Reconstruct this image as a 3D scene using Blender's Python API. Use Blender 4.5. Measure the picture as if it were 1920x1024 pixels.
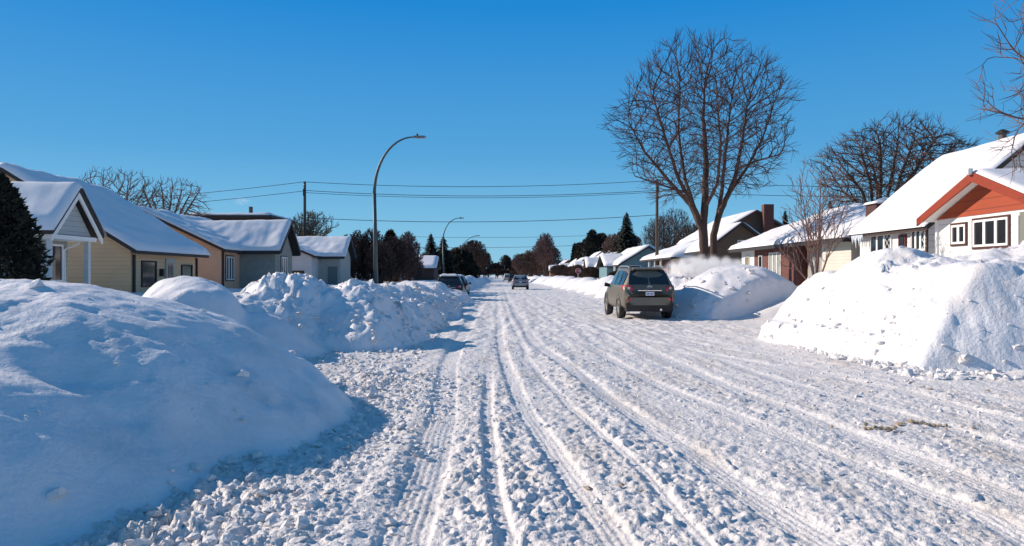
import bpy, math, random
import numpy as np
from mathutils import Vector, Matrix
R = math.radians
random.seed(7)
sc = bpy.context.scene
for o in list(bpy.data.objects): bpy.data.objects.remove(o)

# ------------------------------------------------------------ camera, sky, sun, exposure
F = 1400.0; VX = 937.0; HY = 516.0; CH = 1.6         # focal length in photo pixels, vanishing point, eye height
cam = bpy.data.cameras.new('camera'); co = bpy.data.objects.new('camera', cam); sc.collection.objects.link(co)
co.location = (0, 0, CH); co.rotation_euler = (R(90), 0, 0)
cam.sensor_width = 36; cam.lens = 36*F/1920; cam.shift_x = (960-VX)/1920; cam.shift_y = (HY-512)/1920
cam.clip_start = .1; cam.clip_end = 6000
sc.camera = co
SUN_EL = 26.5; SUN_AZ = 20.0                       # azimuth: degrees ahead of due left
sun_dir = Vector((-math.cos(R(SUN_EL))*math.cos(R(SUN_AZ)), math.cos(R(SUN_EL))*math.sin(R(SUN_AZ)), math.sin(R(SUN_EL))))
w = bpy.data.worlds.new('World'); sc.world = w; w.use_nodes = True
nt = w.node_tree; nt.nodes.clear()
sky = nt.nodes.new('ShaderNodeTexSky'); sky.sky_type = 'NISHITA'; sky.sun_disc = False
sky.sun_elevation = R(SUN_EL); sky.sun_rotation = math.atan2(sun_dir.x, sun_dir.y)
sky.altitude = 200; sky.air_density = 1.0; sky.dust_density = 0; sky.ozone_density = 3.0
# physical sky for the glow around the sun, blended with the deep, evenly blue winter sky of the photograph
geo = nt.nodes.new('ShaderNodeTexCoord'); sep = nt.nodes.new('ShaderNodeSeparateXYZ'); nt.links.new(geo.outputs['Generated'], sep.inputs[0])
ramp = nt.nodes.new('ShaderNodeValToRGB'); nt.links.new(sep.outputs[2], ramp.inputs[0])
SKYC = [(0, (2.3, 5.0, 6.7)), (.06, (1.65, 4.4, 6.6)), (.16, (.7, 3.15, 6.1)), (.34, (.06, 2.1, 5.75)), (.46, (.2, 1.5, 3.9)), (1, (.45, 1.45, 3.1))]
el = ramp.color_ramp.elements
while len(el) < len(SKYC): el.new(.5)
for e, (p, c) in zip(el, SKYC): e.position = p; e.color = tuple(x/10 for x in c)+(1,)
sc10 = nt.nodes.new('ShaderNodeVectorMath'); sc10.operation = 'SCALE'; sc10.inputs['Scale'].default_value = 10; nt.links.new(ramp.outputs[0], sc10.inputs[0])
mxs = nt.nodes.new('ShaderNodeMix'); mxs.data_type = 'RGBA'; mxs.inputs[0].default_value = .94
bg = nt.nodes.new('ShaderNodeBackground'); bg.inputs['Strength'].default_value = .1
wo = nt.nodes.new('ShaderNodeOutputWorld')
nt.links.new(sky.outputs[0], mxs.inputs[6]); nt.links.new(sc10.outputs[0], mxs.inputs[7]); nt.links.new(mxs.outputs[2], bg.inputs[0]); nt.links.new(bg.outputs[0], wo.inputs[0])
sl = bpy.data.lights.new('sun', 'SUN'); sl.energy = 5.0; sl.angle = R(.5); sl.color = (1, .87, .745)
so = bpy.data.objects.new('sun', sl); sc.collection.objects.link(so)
so.rotation_euler = sun_dir.to_track_quat('Z', 'Y').to_euler(); so.location = sun_dir*60
sc.view_settings.view_transform = 'Standard'; sc.view_settings.look = 'None'
sc.view_settings.exposure = .22; sc.view_settings.gamma = 1
try: sc.cycles.volume_bounces = 6
except Exception: pass

# ------------------------------------------------------------ materials
MATS = {}
def nm(name):
    m = bpy.data.materials.new(name); m.use_nodes = True; MATS[name] = m
    n = m.node_tree.nodes; return m, n, m.node_tree.links, n['Principled BSDF']
def mat(name, col, rough=.7, metal=0, spec=.4, var=.15, scale=6, bump=0, bscale=40, stretch=None, emis=None):
    if name in MATS: return MATS[name]
    m, n, l, b = nm(name)
    b.inputs['Roughness'].default_value = rough; b.inputs['Metallic'].default_value = metal
    b.inputs['Specular IOR Level'].default_value = spec
    tc = n.new('ShaderNodeTexCoord'); mp = n.new('ShaderNodeMapping'); l.new(tc.outputs['Object'], mp.inputs[0])
    if stretch: mp.inputs['Scale'].default_value = stretch
    no = n.new('ShaderNodeTexNoise'); no.inputs['Scale'].default_value = scale; no.inputs['Detail'].default_value = 5
    l.new(mp.outputs[0], no.inputs['Vector'])
    mx = n.new('ShaderNodeMix'); mx.data_type = 'RGBA'
    c0 = [c*(1-var) for c in col]+[1]; c1 = [min(1, c*(1+var)) for c in col]+[1]
    mx.inputs[6].default_value = c0; mx.inputs[7].default_value = c1
    l.new(no.outputs[0], mx.inputs[0]); l.new(mx.outputs[2], b.inputs['Base Color'])
    if bump:
        nb = n.new('ShaderNodeTexNoise'); nb.inputs['Scale'].default_value = bscale; nb.inputs['Detail'].default_value = 4
        l.new(mp.outputs[0], nb.inputs['Vector'])
        bp = n.new('ShaderNodeBump'); bp.inputs['Strength'].default_value = bump; bp.inputs['Distance'].default_value = .02
        l.new(nb.outputs[0], bp.inputs['Height']); l.new(bp.outputs[0], b.inputs['Normal'])
    return m
def siding(name, col, pitch=.14, var=.08, dark=.45, vertical=False):
    if name in MATS: return MATS[name]
    m, n, l, b = nm(name); b.inputs['Roughness'].default_value = .6
    tc = n.new('ShaderNodeTexCoord'); sp = n.new('ShaderNodeSeparateXYZ'); l.new(tc.outputs['Object'], sp.inputs[0])
    dv = n.new('ShaderNodeMath'); dv.operation = 'DIVIDE'; dv.inputs[1].default_value = pitch
    if vertical:
        ad = n.new('ShaderNodeMath'); ad.operation = 'ADD'; l.new(sp.outputs[0], ad.inputs[0]); l.new(sp.outputs[1], ad.inputs[1]); l.new(ad.outputs[0], dv.inputs[0])
    else: l.new(sp.outputs[2], dv.inputs[0])
    fr = n.new('ShaderNodeMath'); fr.operation = 'FRACT'; l.new(dv.outputs[0], fr.inputs[0])
    cr = n.new('ShaderNodeValToRGB'); cr.color_ramp.elements[0].position = 0; cr.color_ramp.elements[0].color = (dark, dark, dark, 1)
    cr.color_ramp.elements[1].position = .14; cr.color_ramp.elements[1].color = (1, 1, 1, 1); l.new(fr.outputs[0], cr.inputs[0])
    no = n.new('ShaderNodeTexNoise'); no.inputs['Scale'].default_value = 1.7; no.inputs['Detail'].default_value = 6; l.new(tc.outputs['Object'], no.inputs['Vector'])
    mx = n.new('ShaderNodeMix'); mx.data_type = 'RGBA'; mx.inputs[6].default_value = [c*(1-var*1.6) for c in col]+[1]; mx.inputs[7].default_value = [min(1, c*(1+var)) for c in col]+[1]
    l.new(no.outputs[0], mx.inputs[0])
    mu = n.new('ShaderNodeMix'); mu.data_type = 'RGBA'; mu.blend_type = 'MULTIPLY'; mu.inputs[0].default_value = 1
    l.new(mx.outputs[2], mu.inputs[6]); l.new(cr.outputs[0], mu.inputs[7]); l.new(mu.outputs[2], b.inputs['Base Color'])
    bp = n.new('ShaderNodeBump'); bp.inputs['Strength'].default_value = .6; bp.inputs['Distance'].default_value = .02
    l.new(fr.outputs[0], bp.inputs['Height']); bp.invert = True; l.new(bp.outputs[0], b.inputs['Normal'])
    return m
def brick(name, c1, c2, mortar=(.35, .32, .28)):
    if name in MATS: return MATS[name]
    m, n, l, b = nm(name); b.inputs['Roughness'].default_value = .85
    tc = n.new('ShaderNodeTexCoord'); sp = n.new('ShaderNodeSeparateXYZ'); l.new(tc.outputs['Object'], sp.inputs[0])
    ad = n.new('ShaderNodeMath'); ad.operation = 'ADD'; l.new(sp.outputs[0], ad.inputs[0]); l.new(sp.outputs[1], ad.inputs[1])
    cb = n.new('ShaderNodeCombineXYZ'); l.new(ad.outputs[0], cb.inputs[0]); l.new(sp.outputs[2], cb.inputs[1])
    bt = n.new('ShaderNodeTexBrick'); bt.inputs['Scale'].default_value = 1; bt.inputs['Brick Width'].default_value = .23; bt.inputs['Row Height'].default_value = .075
    bt.inputs['Mortar Size'].default_value = .008; bt.inputs['Color1'].default_value = c1+(1,); bt.inputs['Color2'].default_value = c2+(1,); bt.inputs['Mortar'].default_value = mortar+(1,)
    l.new(cb.outputs[0], bt.inputs['Vector']); l.new(bt.outputs[0], b.inputs['Base Color'])
    return m
def snow(name, dirt=0.0, bump=.5, bscale=35, dscale=1.2, stretch=(1, 1, 1), col=(.79, .77, .775), dcol=(.52, .43, .33), fine=0):
    m, n, l, b = nm(name); b.inputs['Roughness'].default_value = .55; b.inputs['Specular IOR Level'].default_value = .25
    tc = n.new('ShaderNodeTexCoord'); mp = n.new('ShaderNodeMapping'); mp.inputs['Scale'].default_value = stretch; l.new(tc.outputs['Object'], mp.inputs[0])
    no = n.new('ShaderNodeTexNoise'); no.inputs['Scale'].default_value = dscale; no.inputs['Detail'].default_value = 7; no.inputs['Roughness'].default_value = .65
    l.new(mp.outputs[0], no.inputs['Vector'])
    cr = n.new('ShaderNodeValToRGB'); cr.color_ramp.elements[0].position = .5; cr.color_ramp.elements[1].position = .78
    cr.color_ramp.elements[0].color = (0, 0, 0, 1); cr.color_ramp.elements[1].color = (dirt, dirt, dirt, 1); l.new(no.outputs[0], cr.inputs[0])
    mx = n.new('ShaderNodeMix'); mx.data_type = 'RGBA'; mx.inputs[6].default_value = col+(1,); mx.inputs[7].default_value = dcol+(1,)
    l.new(cr.outputs[0], mx.inputs[0]); l.new(mx.outputs[2], b.inputs['Base Color'])
    nb = n.new('ShaderNodeTexNoise'); nb.inputs['Scale'].default_value = bscale; nb.inputs['Detail'].default_value = 5; nb.inputs['Roughness'].default_value = .6
    l.new(tc.outputs['Object'], nb.inputs['Vector'])
    bp = n.new('ShaderNodeBump'); bp.inputs['Strength'].default_value = bump; bp.inputs['Distance'].default_value = .03
    l.new(nb.outputs[0], bp.inputs['Height']); l.new(bp.outputs[0], b.inputs['Normal'])
    return m
M_ROAD = snow('churned_snow', .6, .9, 24, 1.6, (1.2, .3, 1), col=(.76, .72, .695), dcol=(.50, .41, .31))
M_MOUND = snow('piled_snow', .5, .5, 22, .9, dcol=(.5, .47, .45))
M_MOUNDR = snow('packed_snow', .5, .7, 16, 1.5, dcol=(.55, .47, .38))
M_ROOF = snow('roof_snow_cover', .0, .15, 9, 1)
M_LUMP = snow('snow_lump', .35, .6, 60, 3, col=(.80, .765, .745))

# ------------------------------------------------------------ noise
def _h(ix, iy, s):
    n = (ix.astype(np.int64)*374761393 + iy.astype(np.int64)*668265263 + s*974634777) & 0xFFFFFFFF
    n = ((n ^ (n >> 13))*1274126177) & 0xFFFFFFFF
    n = ((n ^ (n >> 16))*2246822519) & 0xFFFFFFFF
    return ((n ^ (n >> 15)) & 0xFFFFFF)/float(0xFFFFFF)
def vn(x, y, s=0):
    ix = np.floor(x); iy = np.floor(y); fx = x-ix; fy = y-iy
    fx = fx*fx*fx*(fx*(fx*6-15)+10); fy = fy*fy*fy*(fy*(fy*6-15)+10)
    a = _h(ix, iy, s); b = _h(ix+1, iy, s); c = _h(ix, iy+1, s); d = _h(ix+1, iy+1, s)
    return ((a*(1-fx)+b*fx)*(1-fy)+(c*(1-fx)+d*fx)*fy)*2-1
def fbm(x, y, o=4, s=0, g=.5):
    r = 0; a = 1; t = 0
    for k in range(o):
        r = r+a*vn(x*2**k+k*17.3, y*2**k-k*9.1, s+k); t += a; a *= g
    return r/t
def lumps(x, y, cell, s=0, dens=.85):
    x = x/cell; y = y/cell; ix = np.floor(x); iy = np.floor(y); out = np.zeros_like(x)
    for dx in (-1, 0, 1):
        for dy in (-1, 0, 1):
            cx = ix+dx; cy = iy+dy
            px = cx+_h(cx, cy, s); py = cy+_h(cx, cy, s+1); r = .28+.5*_h(cx, cy, s+2)**1.6
            el = .7+.6*_h(cx, cy, s+4)
            on = _h(cx, cy, s+3) < dens
            d = ((x-px)*el)**2+((y-py)/el)**2
            out = np.maximum(out, np.where(on, np.sqrt(np.clip(1-d/(r*r), 0, 1))*r, 0))
    return out*cell
def blocks(x, y, cell, s=0):
    # broken slabs: every cell of a jittered pattern has its own height and tilt
    x = x/cell; y = y/cell; ix = np.floor(x); iy = np.floor(y); best = np.full_like(x, 9.0); val = np.zeros_like(x)
    for dx in (-1, 0, 1):
        for dy in (-1, 0, 1):
            cx = ix+dx; cy = iy+dy; px = cx+_h(cx, cy, s); py = cy+_h(cx, cy, s+1); d = (x-px)**2+(y-py)**2
            v = _h(cx, cy, s+2)+(x-px)*(_h(cx, cy, s+3)-.5)*.9+(y-py)*(_h(cx, cy, s+4)-.5)*.9
            k = d < best; best = np.where(k, d, best); val = np.where(k, v, val)
    return val-.5
def ss(a, b, x):
    t = np.clip((x-a)/(b-a), 0, 1); return t*t*(3-2*t)

# ------------------------------------------------------------ snow surfaces
DRIVE_L = [(10.9, 14.2), (40, 43), (62, 65.5), (88, 92)]
DRIVE_R = [(2, 11.6), (20.3, 26.3), (44, 47), (66, 69), (92, 96)]
def drive(y, L):
    m = np.zeros_like(y)
    for a, b in L: m = np.maximum(m, ss(a-.5, a+.5, y)*(1-ss(b-.5, b+.5, y)))
    return m
def base(x, y):
    wob = .35*vn(y*.22, y*0+3, 5)
    dl = drive(y, DRIVE_L); dr = drive(y, DRIVE_R)
    lotl = ss(-3.6+wob, -8.5, x); lotr = ss(7.6+wob, 11.8, x)
    z = lotl*(.95-.75*dl*(1-ss(-10, -13, x))) + lotr*(1.0-.7*dr*(1-ss(15, 17, x)))
    z = z+(lotl+lotr)*.13*fbm(x*.35, y*.35, 3, 11)
    rl = np.exp(-((x+4.4)/1.1)**2)*(1-dl)*ss(19, 22, y)*.3
    rr = np.exp(-((x-9.0)/1.3)**2)*(1-dr)*ss(30, 33, y)*.8
    z = z+rl+rr
    return z+ss(12, 40, np.abs(x-1.5))*.2*fbm(x*.08, y*.08, 2, 3)
TRACKS = [  # (points (Y, X)), half width, depth, left ridge, right ridge
    ([(4, -.62), (6, -.62), (7.9, -.65), (13.7, -.92), (25, -1.0), (60, -1.1)], .17, .075, .11, .04),
    ([(3, .70), (4.6, .66), (6, .50), (8.5, .29), (16.7, .02), (30, -.1), (80, -.2)], .11, .06, .02, .05),
    ([(3, .06), (4.6, .05), (6.5, -.05), (9, -.12), (14, -.2)], .07, .06, .03, .03),
    ([(3, 2.05), (4.4, 1.96), (6.7, 1.74), (10, 1.38), (18, .81), (40, .6), (90, .5)], .15, .055, .05, .045),
    ([(3, 3.9), (5.3, 3.7), (7.6, 3.55), (11, 3.24), (26.7, 3.0), (60, 2.4), (100, 2.2)], .15, .05, .035, .04),
    ([(3, 3.0), (5, 3.2), (7.5, 2.75), (10.5, 2.35), (18, 1.9), (50, 1.6)], .12, .035, .03, .03),
    ([(5, 6.8), (7.9, 5.6), (10.2, 5.55), (18, 3.5), (30, 3.2)], .15, .04, .04, .02),
    ([(4, 5.3), (7, 4.7), (12, 4.2), (30, 3.9)], .12, .03, .03, .02),
    ([(5, 9.2), (7, 8.0), (9, 6.9), (11, 5.9), (14, 4.6), (19, 3.3), (30, 2.4)], .12, .035, .03, .03),
    ([(7.5, 9.5), (9.5, 7.9), (12, 6.4), (16, 4.9), (24, 3.6)], .11, .03, .03, .02),
    ([(11, -3.6), (12.5, -2.4), (15, -1.2), (20, -.2), (32, .8)], .12, .035, .03, .03),
    ([(14, 5.8), (18, 5.0), (24, 4.2), (34, 3.9), (50, 3.4)], .12, .03, .02, .02),
    ([(3, 1.25), (6, 1.15), (9, .85), (14, .55), (30, .3), (70, .2)], .06, .03, .02, .03),
]
def road_detail(x, y, px):
    # px: mesh spacing at each vertex; features smaller than it are faded out
    onroad = ss(-4.2, -2.6, x)*(1-ss(7.2, 8.6, x))
    near = 1-ss(14, 40, y)
    z = np.zeros_like(x); calm = np.zeros_like(x); tread = np.zeros_like(x)
    for pts, hw, dep, lr, rr in TRACKS:
        ys = np.array([p[0] for p in pts]); xs = np.array([p[1] for p in pts])
        cx = np.interp(y, ys, xs)+.05*vn(y*.16, y*0+hw*55, 20)+.012*vn(y*.7, y*0+hw*99, 21)+.004*vn(y*2.7, y*0, 22)
        act = ss(ys[0]-1.5, ys[0]+.2, y)*(1-ss(ys[-1]*.8, ys[-1], y))
        d = x-cx
        mod = .75+.4*vn(y*.9, y*0+hw*37, 23)
        t = act*(1-ss(hw*.75, hw*1.15, np.abs(d)))
        z -= t*dep*mod
        calm = np.maximum(calm, t*.92)
        z += act*lr*np.exp(-((d+hw*1.75)/(.09+hw*.35))**2)*(.8+.6*vn(y*1.6, y*0+2, 24))
        z += act*rr*np.exp(-((d-hw*1.75)/(.08+hw*.35))**2)*(.8+.6*vn(y*1.9, y*0+7, 25))
        tread += t*.0045*np.sin(d*2*np.pi/.055)*(px < .03)
    z *= .28
    z += tread
    streak = fbm(x*2.6, y*.22, 3, 31)
    z += .025*streak*onroad
    z += .02*fbm(x*1.3, y*.9, 3, 33)
    # churn strength by lateral zone
    zone = .72+.6*np.exp(-((x+2.0)/.75)**2)+.35*np.exp(-((x-.0)/.35)**2)+.45*np.exp(-((x-1.15)/.33)**2)+.12*np.exp(-((x-3)/.6)**2)
    zone *= .75+.6*fbm(x*.9, y*.35, 2, 35)
    zone *= 1-.55*ss(8, 22, y)
    zone = np.clip(zone, .12, 1.5)*(1-calm)
    edge = ss(-4.8, -3.4, x)*(1-ss(7.6, 9, x))
    zone = zone*edge*(1-.35*ss(1.5, 4.5, x))+.1
    qx = x+.03*vn(x*9, y*9, 41); qy = y+.03*vn(x*9, y*9, 42)
    for cell, a, s in ((.20, .15, 50), (.11, .34, 60), (.07, .58, 70), (.042, .95, 77)):
        f = 1-ss(cell*.33, cell*.75, px)
        z += zone*a*f*lumps(qx, qy, cell, s, .8 if cell < .15 else .42*1.0)
    z += .012*zone*fbm(x*22, y*22, 2, 80)*(1-ss(.02, .05, px))
    # coarser relief for the distance, where single lumps are below a pixel
    far = ss(9, 22, y)*(1-ss(120, 260, y))
    z += far*.05*onroad*fbm(x*4.0, y*1.8, 4, 90, .7)*(.6+.4*(1-calm))
    return z*(.35+.65*ss(-6, -3.5, x))*(1-ss(9, 13, x)*.6)

def grid_obj(name, X, Y, Z, material, loc=(0, 0, 0), keep=None):
    nr, nc = X.shape
    v = np.stack([X.ravel()-loc[0], Y.ravel()-loc[1], Z.ravel()-loc[2]], 1).astype(np.float32)
    i = np.arange(nr*nc).reshape(nr, nc)
    q = np.stack([i[:-1, :-1].ravel(), i[:-1, 1:].ravel(), i[1:, 1:].ravel(), i[1:, :-1].ravel()], 1)
    if keep is not None:
        k = (keep[:-1, :-1] | keep[:-1, 1:] | keep[1:, 1:] | keep[1:, :-1]).ravel(); q = q[k]
        used = np.zeros(len(v), bool); used[q.ravel()] = True
        mp = np.cumsum(used)-1; v = v[used]; q = mp[q]
    me = bpy.data.meshes.new(name); me.vertices.add(len(v)); me.vertices.foreach_set('co', v.ravel())
    me.loops.add(q.size); me.loops.foreach_set('vertex_index', q.ravel().astype(np.int32))
    me.polygons.add(len(q)); me.polygons.foreach_set('loop_start', np.arange(0, q.size, 4, dtype=np.int32))
    me.polygons.foreach_set('loop_total', np.full(len(q), 4, np.int32))
    me.polygons.foreach_set('use_smooth', np.ones(len(q), bool))
    me.update(calc_edges=True); me.materials.append(material)
    o = bpy.data.objects.new(name, me); o.location = loc; sc.collection.objects.link(o)
    return o

def tag(o, label, cat, group=None, kind=None):
    if label: o['label'] = label
    if cat: o['category'] = cat
    if group: o['group'] = group
    if kind: o['kind'] = kind
    return o

# the ground sheet: fine under the camera's view, coarse towards the horizon
rows = [-300, -120, -60, -30, -15, -8, -4, -1, .5, 1.4, 2.0]
yy = 2.3
while yy < 420:
    rows.append(yy); yy += max(.017, .0038*yy) if yy < 60 else .011*yy
rows += [480, 600, 900, 1500, 3000, 5500]
rows = np.array(rows)
U = np.linspace(-1, 1, 1000)
half = 3.5+.74*np.clip(rows, 1.5, 420)
X = 1.0+half[:, None]*U[None, :]
ext = np.array([4, 15, 60, 250, 900, 3500.0])
X = np.concatenate([X[:, :1]-ext[::-1], X, X[:, -1:]+ext], 1)
Y = np.repeat(rows[:, None], X.shape[1], 1)
PX = np.concatenate([np.full((len(rows), 6), 9.0), np.repeat((half*2/1000)[:, None], 1000, 1), np.full((len(rows), 6), 9.0)], 1)
PX = np.maximum(PX, np.gradient(rows)[:, None]*.8)
Z = base(X, Y)+road_detail(X, Y, PX)
Z = np.where((Y > 430) | (Y < 1), Z*.2, Z)
g = grid_obj('ground', X, Y, Z, M_ROAD); tag(g, 'churned white snow over road and yards with wheel tracks', 'ground', kind='structure')
g.name = 'snowy_road'

CLODS = []
def mound(lobes, label, group, rough=.5, res=None, material=None, seed=0, drift=.06, cliff=None, name='snow_mound', sharp=1.2, cuts=(), nclod=0):
    # lobes: (cx, cy, rx, ry, rot deg, height, edge power)
    x0 = min(l[0]-max(l[2], l[3])*1.12 for l in lobes); x1 = max(l[0]+max(l[2], l[3])*1.12 for l in lobes)
    y0 = min(l[1]-max(l[2], l[3])*1.12 for l in lobes); y1 = max(l[1]+max(l[2], l[3])*1.12 for l in lobes)
    if res is None: res = max(.03, .0032*max(y0, 3))
    nx = max(8, int((x1-x0)/res)); ny = max(8, int((y1-y0)/(res*1.3)))
    X, Y = np.meshgrid(np.linspace(x0, x1, nx), np.linspace(y0, y1, ny))
    w1 = .16*fbm(X*.9, Y*.9, 3, seed+100); w2 = .16*fbm(X*.9+9, Y*.9, 3, seed+101)
    h = np.full_like(X, -9.0)
    for cx, cy, rx, ry, rot, H, pw in lobes:
        c, s = math.cos(R(rot)), math.sin(R(rot)); dx = X-cx+w1*1.5; dy = Y-cy+w2*1.5
        u = (dx*c+dy*s)/rx; v = (-dx*s+dy*c)/ry
        r2 = (np.abs(u)**pw+np.abs(v)**pw)**(2/pw)
        p = np.where(r2 < 1, np.clip(1-r2, 0, 1)**sharp, -.25*(r2-1))
        hi = H*p
        k = .18; h0 = np.maximum(h, hi); h = h0+np.where(np.abs(h-hi) < k, (k-np.abs(h-hi))**2/(4*k), 0)
    for qx_, qy_, nx_, ny_, sl_ in cuts:     # steep faces left by a plough or shovel: (point, inward normal, slope)
        L = math.hypot(nx_, ny_); dd = ((X-qx_)*nx_+(Y-qy_)*ny_)/L+.12*fbm(X*1.1+Y*.6, Y*1.1, 3, seed+77)
        c_ = dd*sl_; k = .14 if sl_ < 2.7 else .07; h0 = np.minimum(h, c_); h = h0-np.where(np.abs(h-c_) < k, (k-np.abs(h-c_))**2/(4*k), 0)
    m = ss(.02, .25, h)
    px = np.full_like(X, res)
    h = h+m*(drift*2*fbm(X*.8, Y*.8, 3, seed+5)+drift*.5*fbm(X*3, Y*3, 3, seed+6))
    rz = m*rough*np.clip(.35+1.1*fbm(X*.55, Y*.55, 2, seed+8), 0, 1)
    qx = X+.06*vn(X*5, Y*5, seed+1)+.25*h; qy = Y+.06*vn(X*5, Y*5, seed+2)
    for cell, a in ((.45, .2), (.24, .32), (.12, .5)):
        f = 1 if res < cell*.3 else (.5 if res < cell*.5 else 0)
        if f: h = h+rz*a*f*lumps(qx, qy, cell, seed+int(cell*100), .75)
    rb = m*rough*np.clip(.2+1.5*fbm(X*.45+3, Y*.45, 2, seed+9), 0, 1)
    bx_ = X+.1*vn(X*4, Y*4, seed+3)+.4*h; by_ = Y+.1*vn(X*4, Y*4, seed+4)+.2*h
    for cell, a in ((.6, .20), (.3, .15), (.15, .09)):
        if res < cell*.45: h = h+rb*a*blocks(bx_, by_, cell, seed+int(cell*300))
    h = h+m*(.012+.02*rough)*fbm(X*9, Y*9, 3, seed+12, .65)*(res < .1)
    if cliff: h = cliff(X, Y, h)
    g0 = np.maximum(base(X, Y), 0)
    Z = np.maximum(h, g0-.07)
    keep = h > g0-.07
    if nclod:
        rr = np.random.RandomState(seed+500); jj, ii = np.where((h > g0) & (h < 1.2*h.max())); 
        pick = rr.randint(0, len(jj), nclod*6)
        wgt = np.exp(-np.clip(h[jj[pick], ii[pick]], 0, 2)*1.3); pick = pick[rr.rand(len(pick)) < wgt][:nclod]
        for a_, b_ in zip(jj[pick], ii[pick]): CLODS.append((X[a_, b_], Y[a_, b_], Z[a_, b_], (.018+.07*rr.rand()**3.5)*(1 if y0 < 20 else 1.5)))
    c0 = lobes[0]
    o = grid_obj(name, X, Y, Z, material or M_MOUND, (c0[0], c0[1], 0), keep)
    tag(o, label, 'snow pile', group); return o
GL = 'ploughed snow piles along the left kerb'; GR = 'ploughed snow piles along the right kerb'
mound([(-5.25, 8.1, 3.55, 4.1, -8, 1.57, 2.0), (-7.2, 8.6, 3.4, 4.0, 0, 1.55, 2.2), (-5.0, 5.6, 2.7, 2.9, 0, 1.05, 2.2)], 'large smooth rounded snow pile filling the left foreground, mostly in blue shade', GL, .10, .035, seed=1, nclod=90, drift=.045, sharp=1.0)
mound([(-6.3, 15.0, 1.75, 2.2, 20, 1.62, 2.2), (-4.9, 15.0, 1.5, 1.4, 0, .8, 2)], 'smooth domed snow drift behind the big foreground pile, below the tan house', GL, .04, seed=2, drift=.05)
mound([(-4.75, 17.4, 2.0, 2.1, 0, 1.6, 2.0), (-3.4, 17.6, 2.2, 2.2, 0, 1.3, 2.2), (-5.9, 16.4, 1.9, 1.9, 0, 1.15, 2)], 'peaked snow pile with a crumbly sunlit left side and shaded right side', GL, .9, seed=3, nclod=500, drift=.06, sharp=.95, cuts=((-1.9, 17, -1, .12, 1.2),))
mound([(-4.3, 22.6, 2.1, 1.9, 0, 1.36, 2.6), (-3.2, 22.4, 2.0, 1.7, 0, .9, 2.2), (-5, 24.2, 2, 1.4, 0, 1.2, 2)], 'flat topped rough snow pile in front of the nearest street lamp', GL, 1.0, seed=4, nclod=420, drift=.07, sharp=.75, cuts=((-1.75, 22, -1, .2, 1.4),))
mound([(-4.0, 27.6, 2.0, 2.0, 0, 1.25, 2.3), (-3.0, 28.5, 1.7, 1.6, 0, .85, 2.2)], 'lumpy snow pile just right of the nearest street lamp', GL, 1.0, seed=5, nclod=350, drift=.08, sharp=.8, cuts=((-1.6, 27, -1, .1, 1.4),))
mound([(-4.0, 33.2, 1.9, 2.2, 0, 1.22, 2.2), (-2.9, 34.6, 1.5, 1.8, 0, .75, 2.2)], 'snow pile before the half buried dark car on the left', GL, .9, seed=6, nclod=250, drift=.08, sharp=.85, cuts=((-1.7, 33, -1, 0, 1.4),))
mound([(-3.9, 39.6, 1.9, 2.8, 0, 1.2, 2.3), (-2.8, 42, 1.3, 2.6, 0, .7, 2.2)], 'low snow pile beside the half buried dark car on the left', GL, .9, seed=7, nclod=200, drift=.08, sharp=.9)
mound([(-4.2, 45.0, 2.0, 1.9, 0, 1.15, 2.3), (-2.9, 45.4, 1.3, 1.3, 0, .75, 2.2)], 'small snow heap piled against the rear of the half buried dark car', GL, .9, seed=8, drift=.08, sharp=.9)
def cliff_right(X, Y, h):
    # low ploughed ledge along the road side
    led = ss(6.35, 6.5, X+.12*vn(Y*.8, Y*0, 7))*(1-ss(18.2, 19.0, Y))*ss(12.6, 14.0, Y)*.28
    return h+led*ss(-.05, .0, h)*(1-ss(.1, .6, h))
mound([(11.0, 15.8, 5.2, 4.6, 0, 2.0, 3.6), (12.2, 14.4, 3.2, 2.8, 0, 2.32, 2.4), (9.0, 16.8, 2.0, 1.6, 0, 2.1, 2.2)],
      'huge snow pile at far right below the white house, shaded driveway side', GR, .75, .05, M_MOUNDR, seed=18, nclod=380, drift=.11, cliff=cliff_right, sharp=.32, cuts=((6.6, 16, .99, .11, 1.2), (8, 12.15, .30, .95, 1.9), (7.2, 18.9, .25, -1, 2.5)))
mound([(9.45, 29.6, 3.3, 3.6, 0, 2.0, 2.0), (8.0, 30.6, 2.1, 2.4, 0, 1.3, 2.2)], 'tall snow pile with a flat blue shaded face right of the parked beige car', GR, .3, .08, seed=12, nclod=260, drift=.06, sharp=1.0,
      cuts=((9, 27.1, -.30, .95, 4.5),))
mound([(8.6, 34.0, 1.9, 2.6, 0, 1.6, 2.3), (8.9, 38.5, 2.0, 3.0, 0, 1.6, 2.2)], 'rough lumpy snow pile close behind the parked beige car', GR, 1.0, .1, M_MOUNDR, seed=13, nclod=350, drift=.14)
ORDN = ['first', 'second', 'third', 'fourth', 'fifth', 'sixth', 'seventh', 'eighth', 'ninth', 'tenth', 'eleventh', 'twelfth', 'thirteenth', 'fourteenth', 'fifteenth', 'sixteenth', 'seventeenth', 'eighteenth', 'nineteenth', 'twentieth']+['twenty '+q for q in ('first', 'second', 'third', 'fourth', 'fifth', 'sixth', 'seventh', 'eighth', 'ninth')]
rg = random.Random(5)
y = 47.0; k = 0
while y < 210:
    H = rg.uniform(1.05, 1.5); ry = rg.uniform(2.6, 4.2)
    if y > 53: mound([(-4.2+rg.uniform(-.3, .3), y, rg.uniform(1.6, 2.1), ry, rg.uniform(-8, 8), H, 2.2)],
          ORDN[k]+' distant snow pile past the half buried car on the left kerb', 'distant snow piles on the left kerb', .8, max(.16, y*.004), seed=30+k, drift=.1)
    y += ry*2+rg.uniform(.2, 2.2); k += 1
y = 43.5; k = 0
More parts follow.
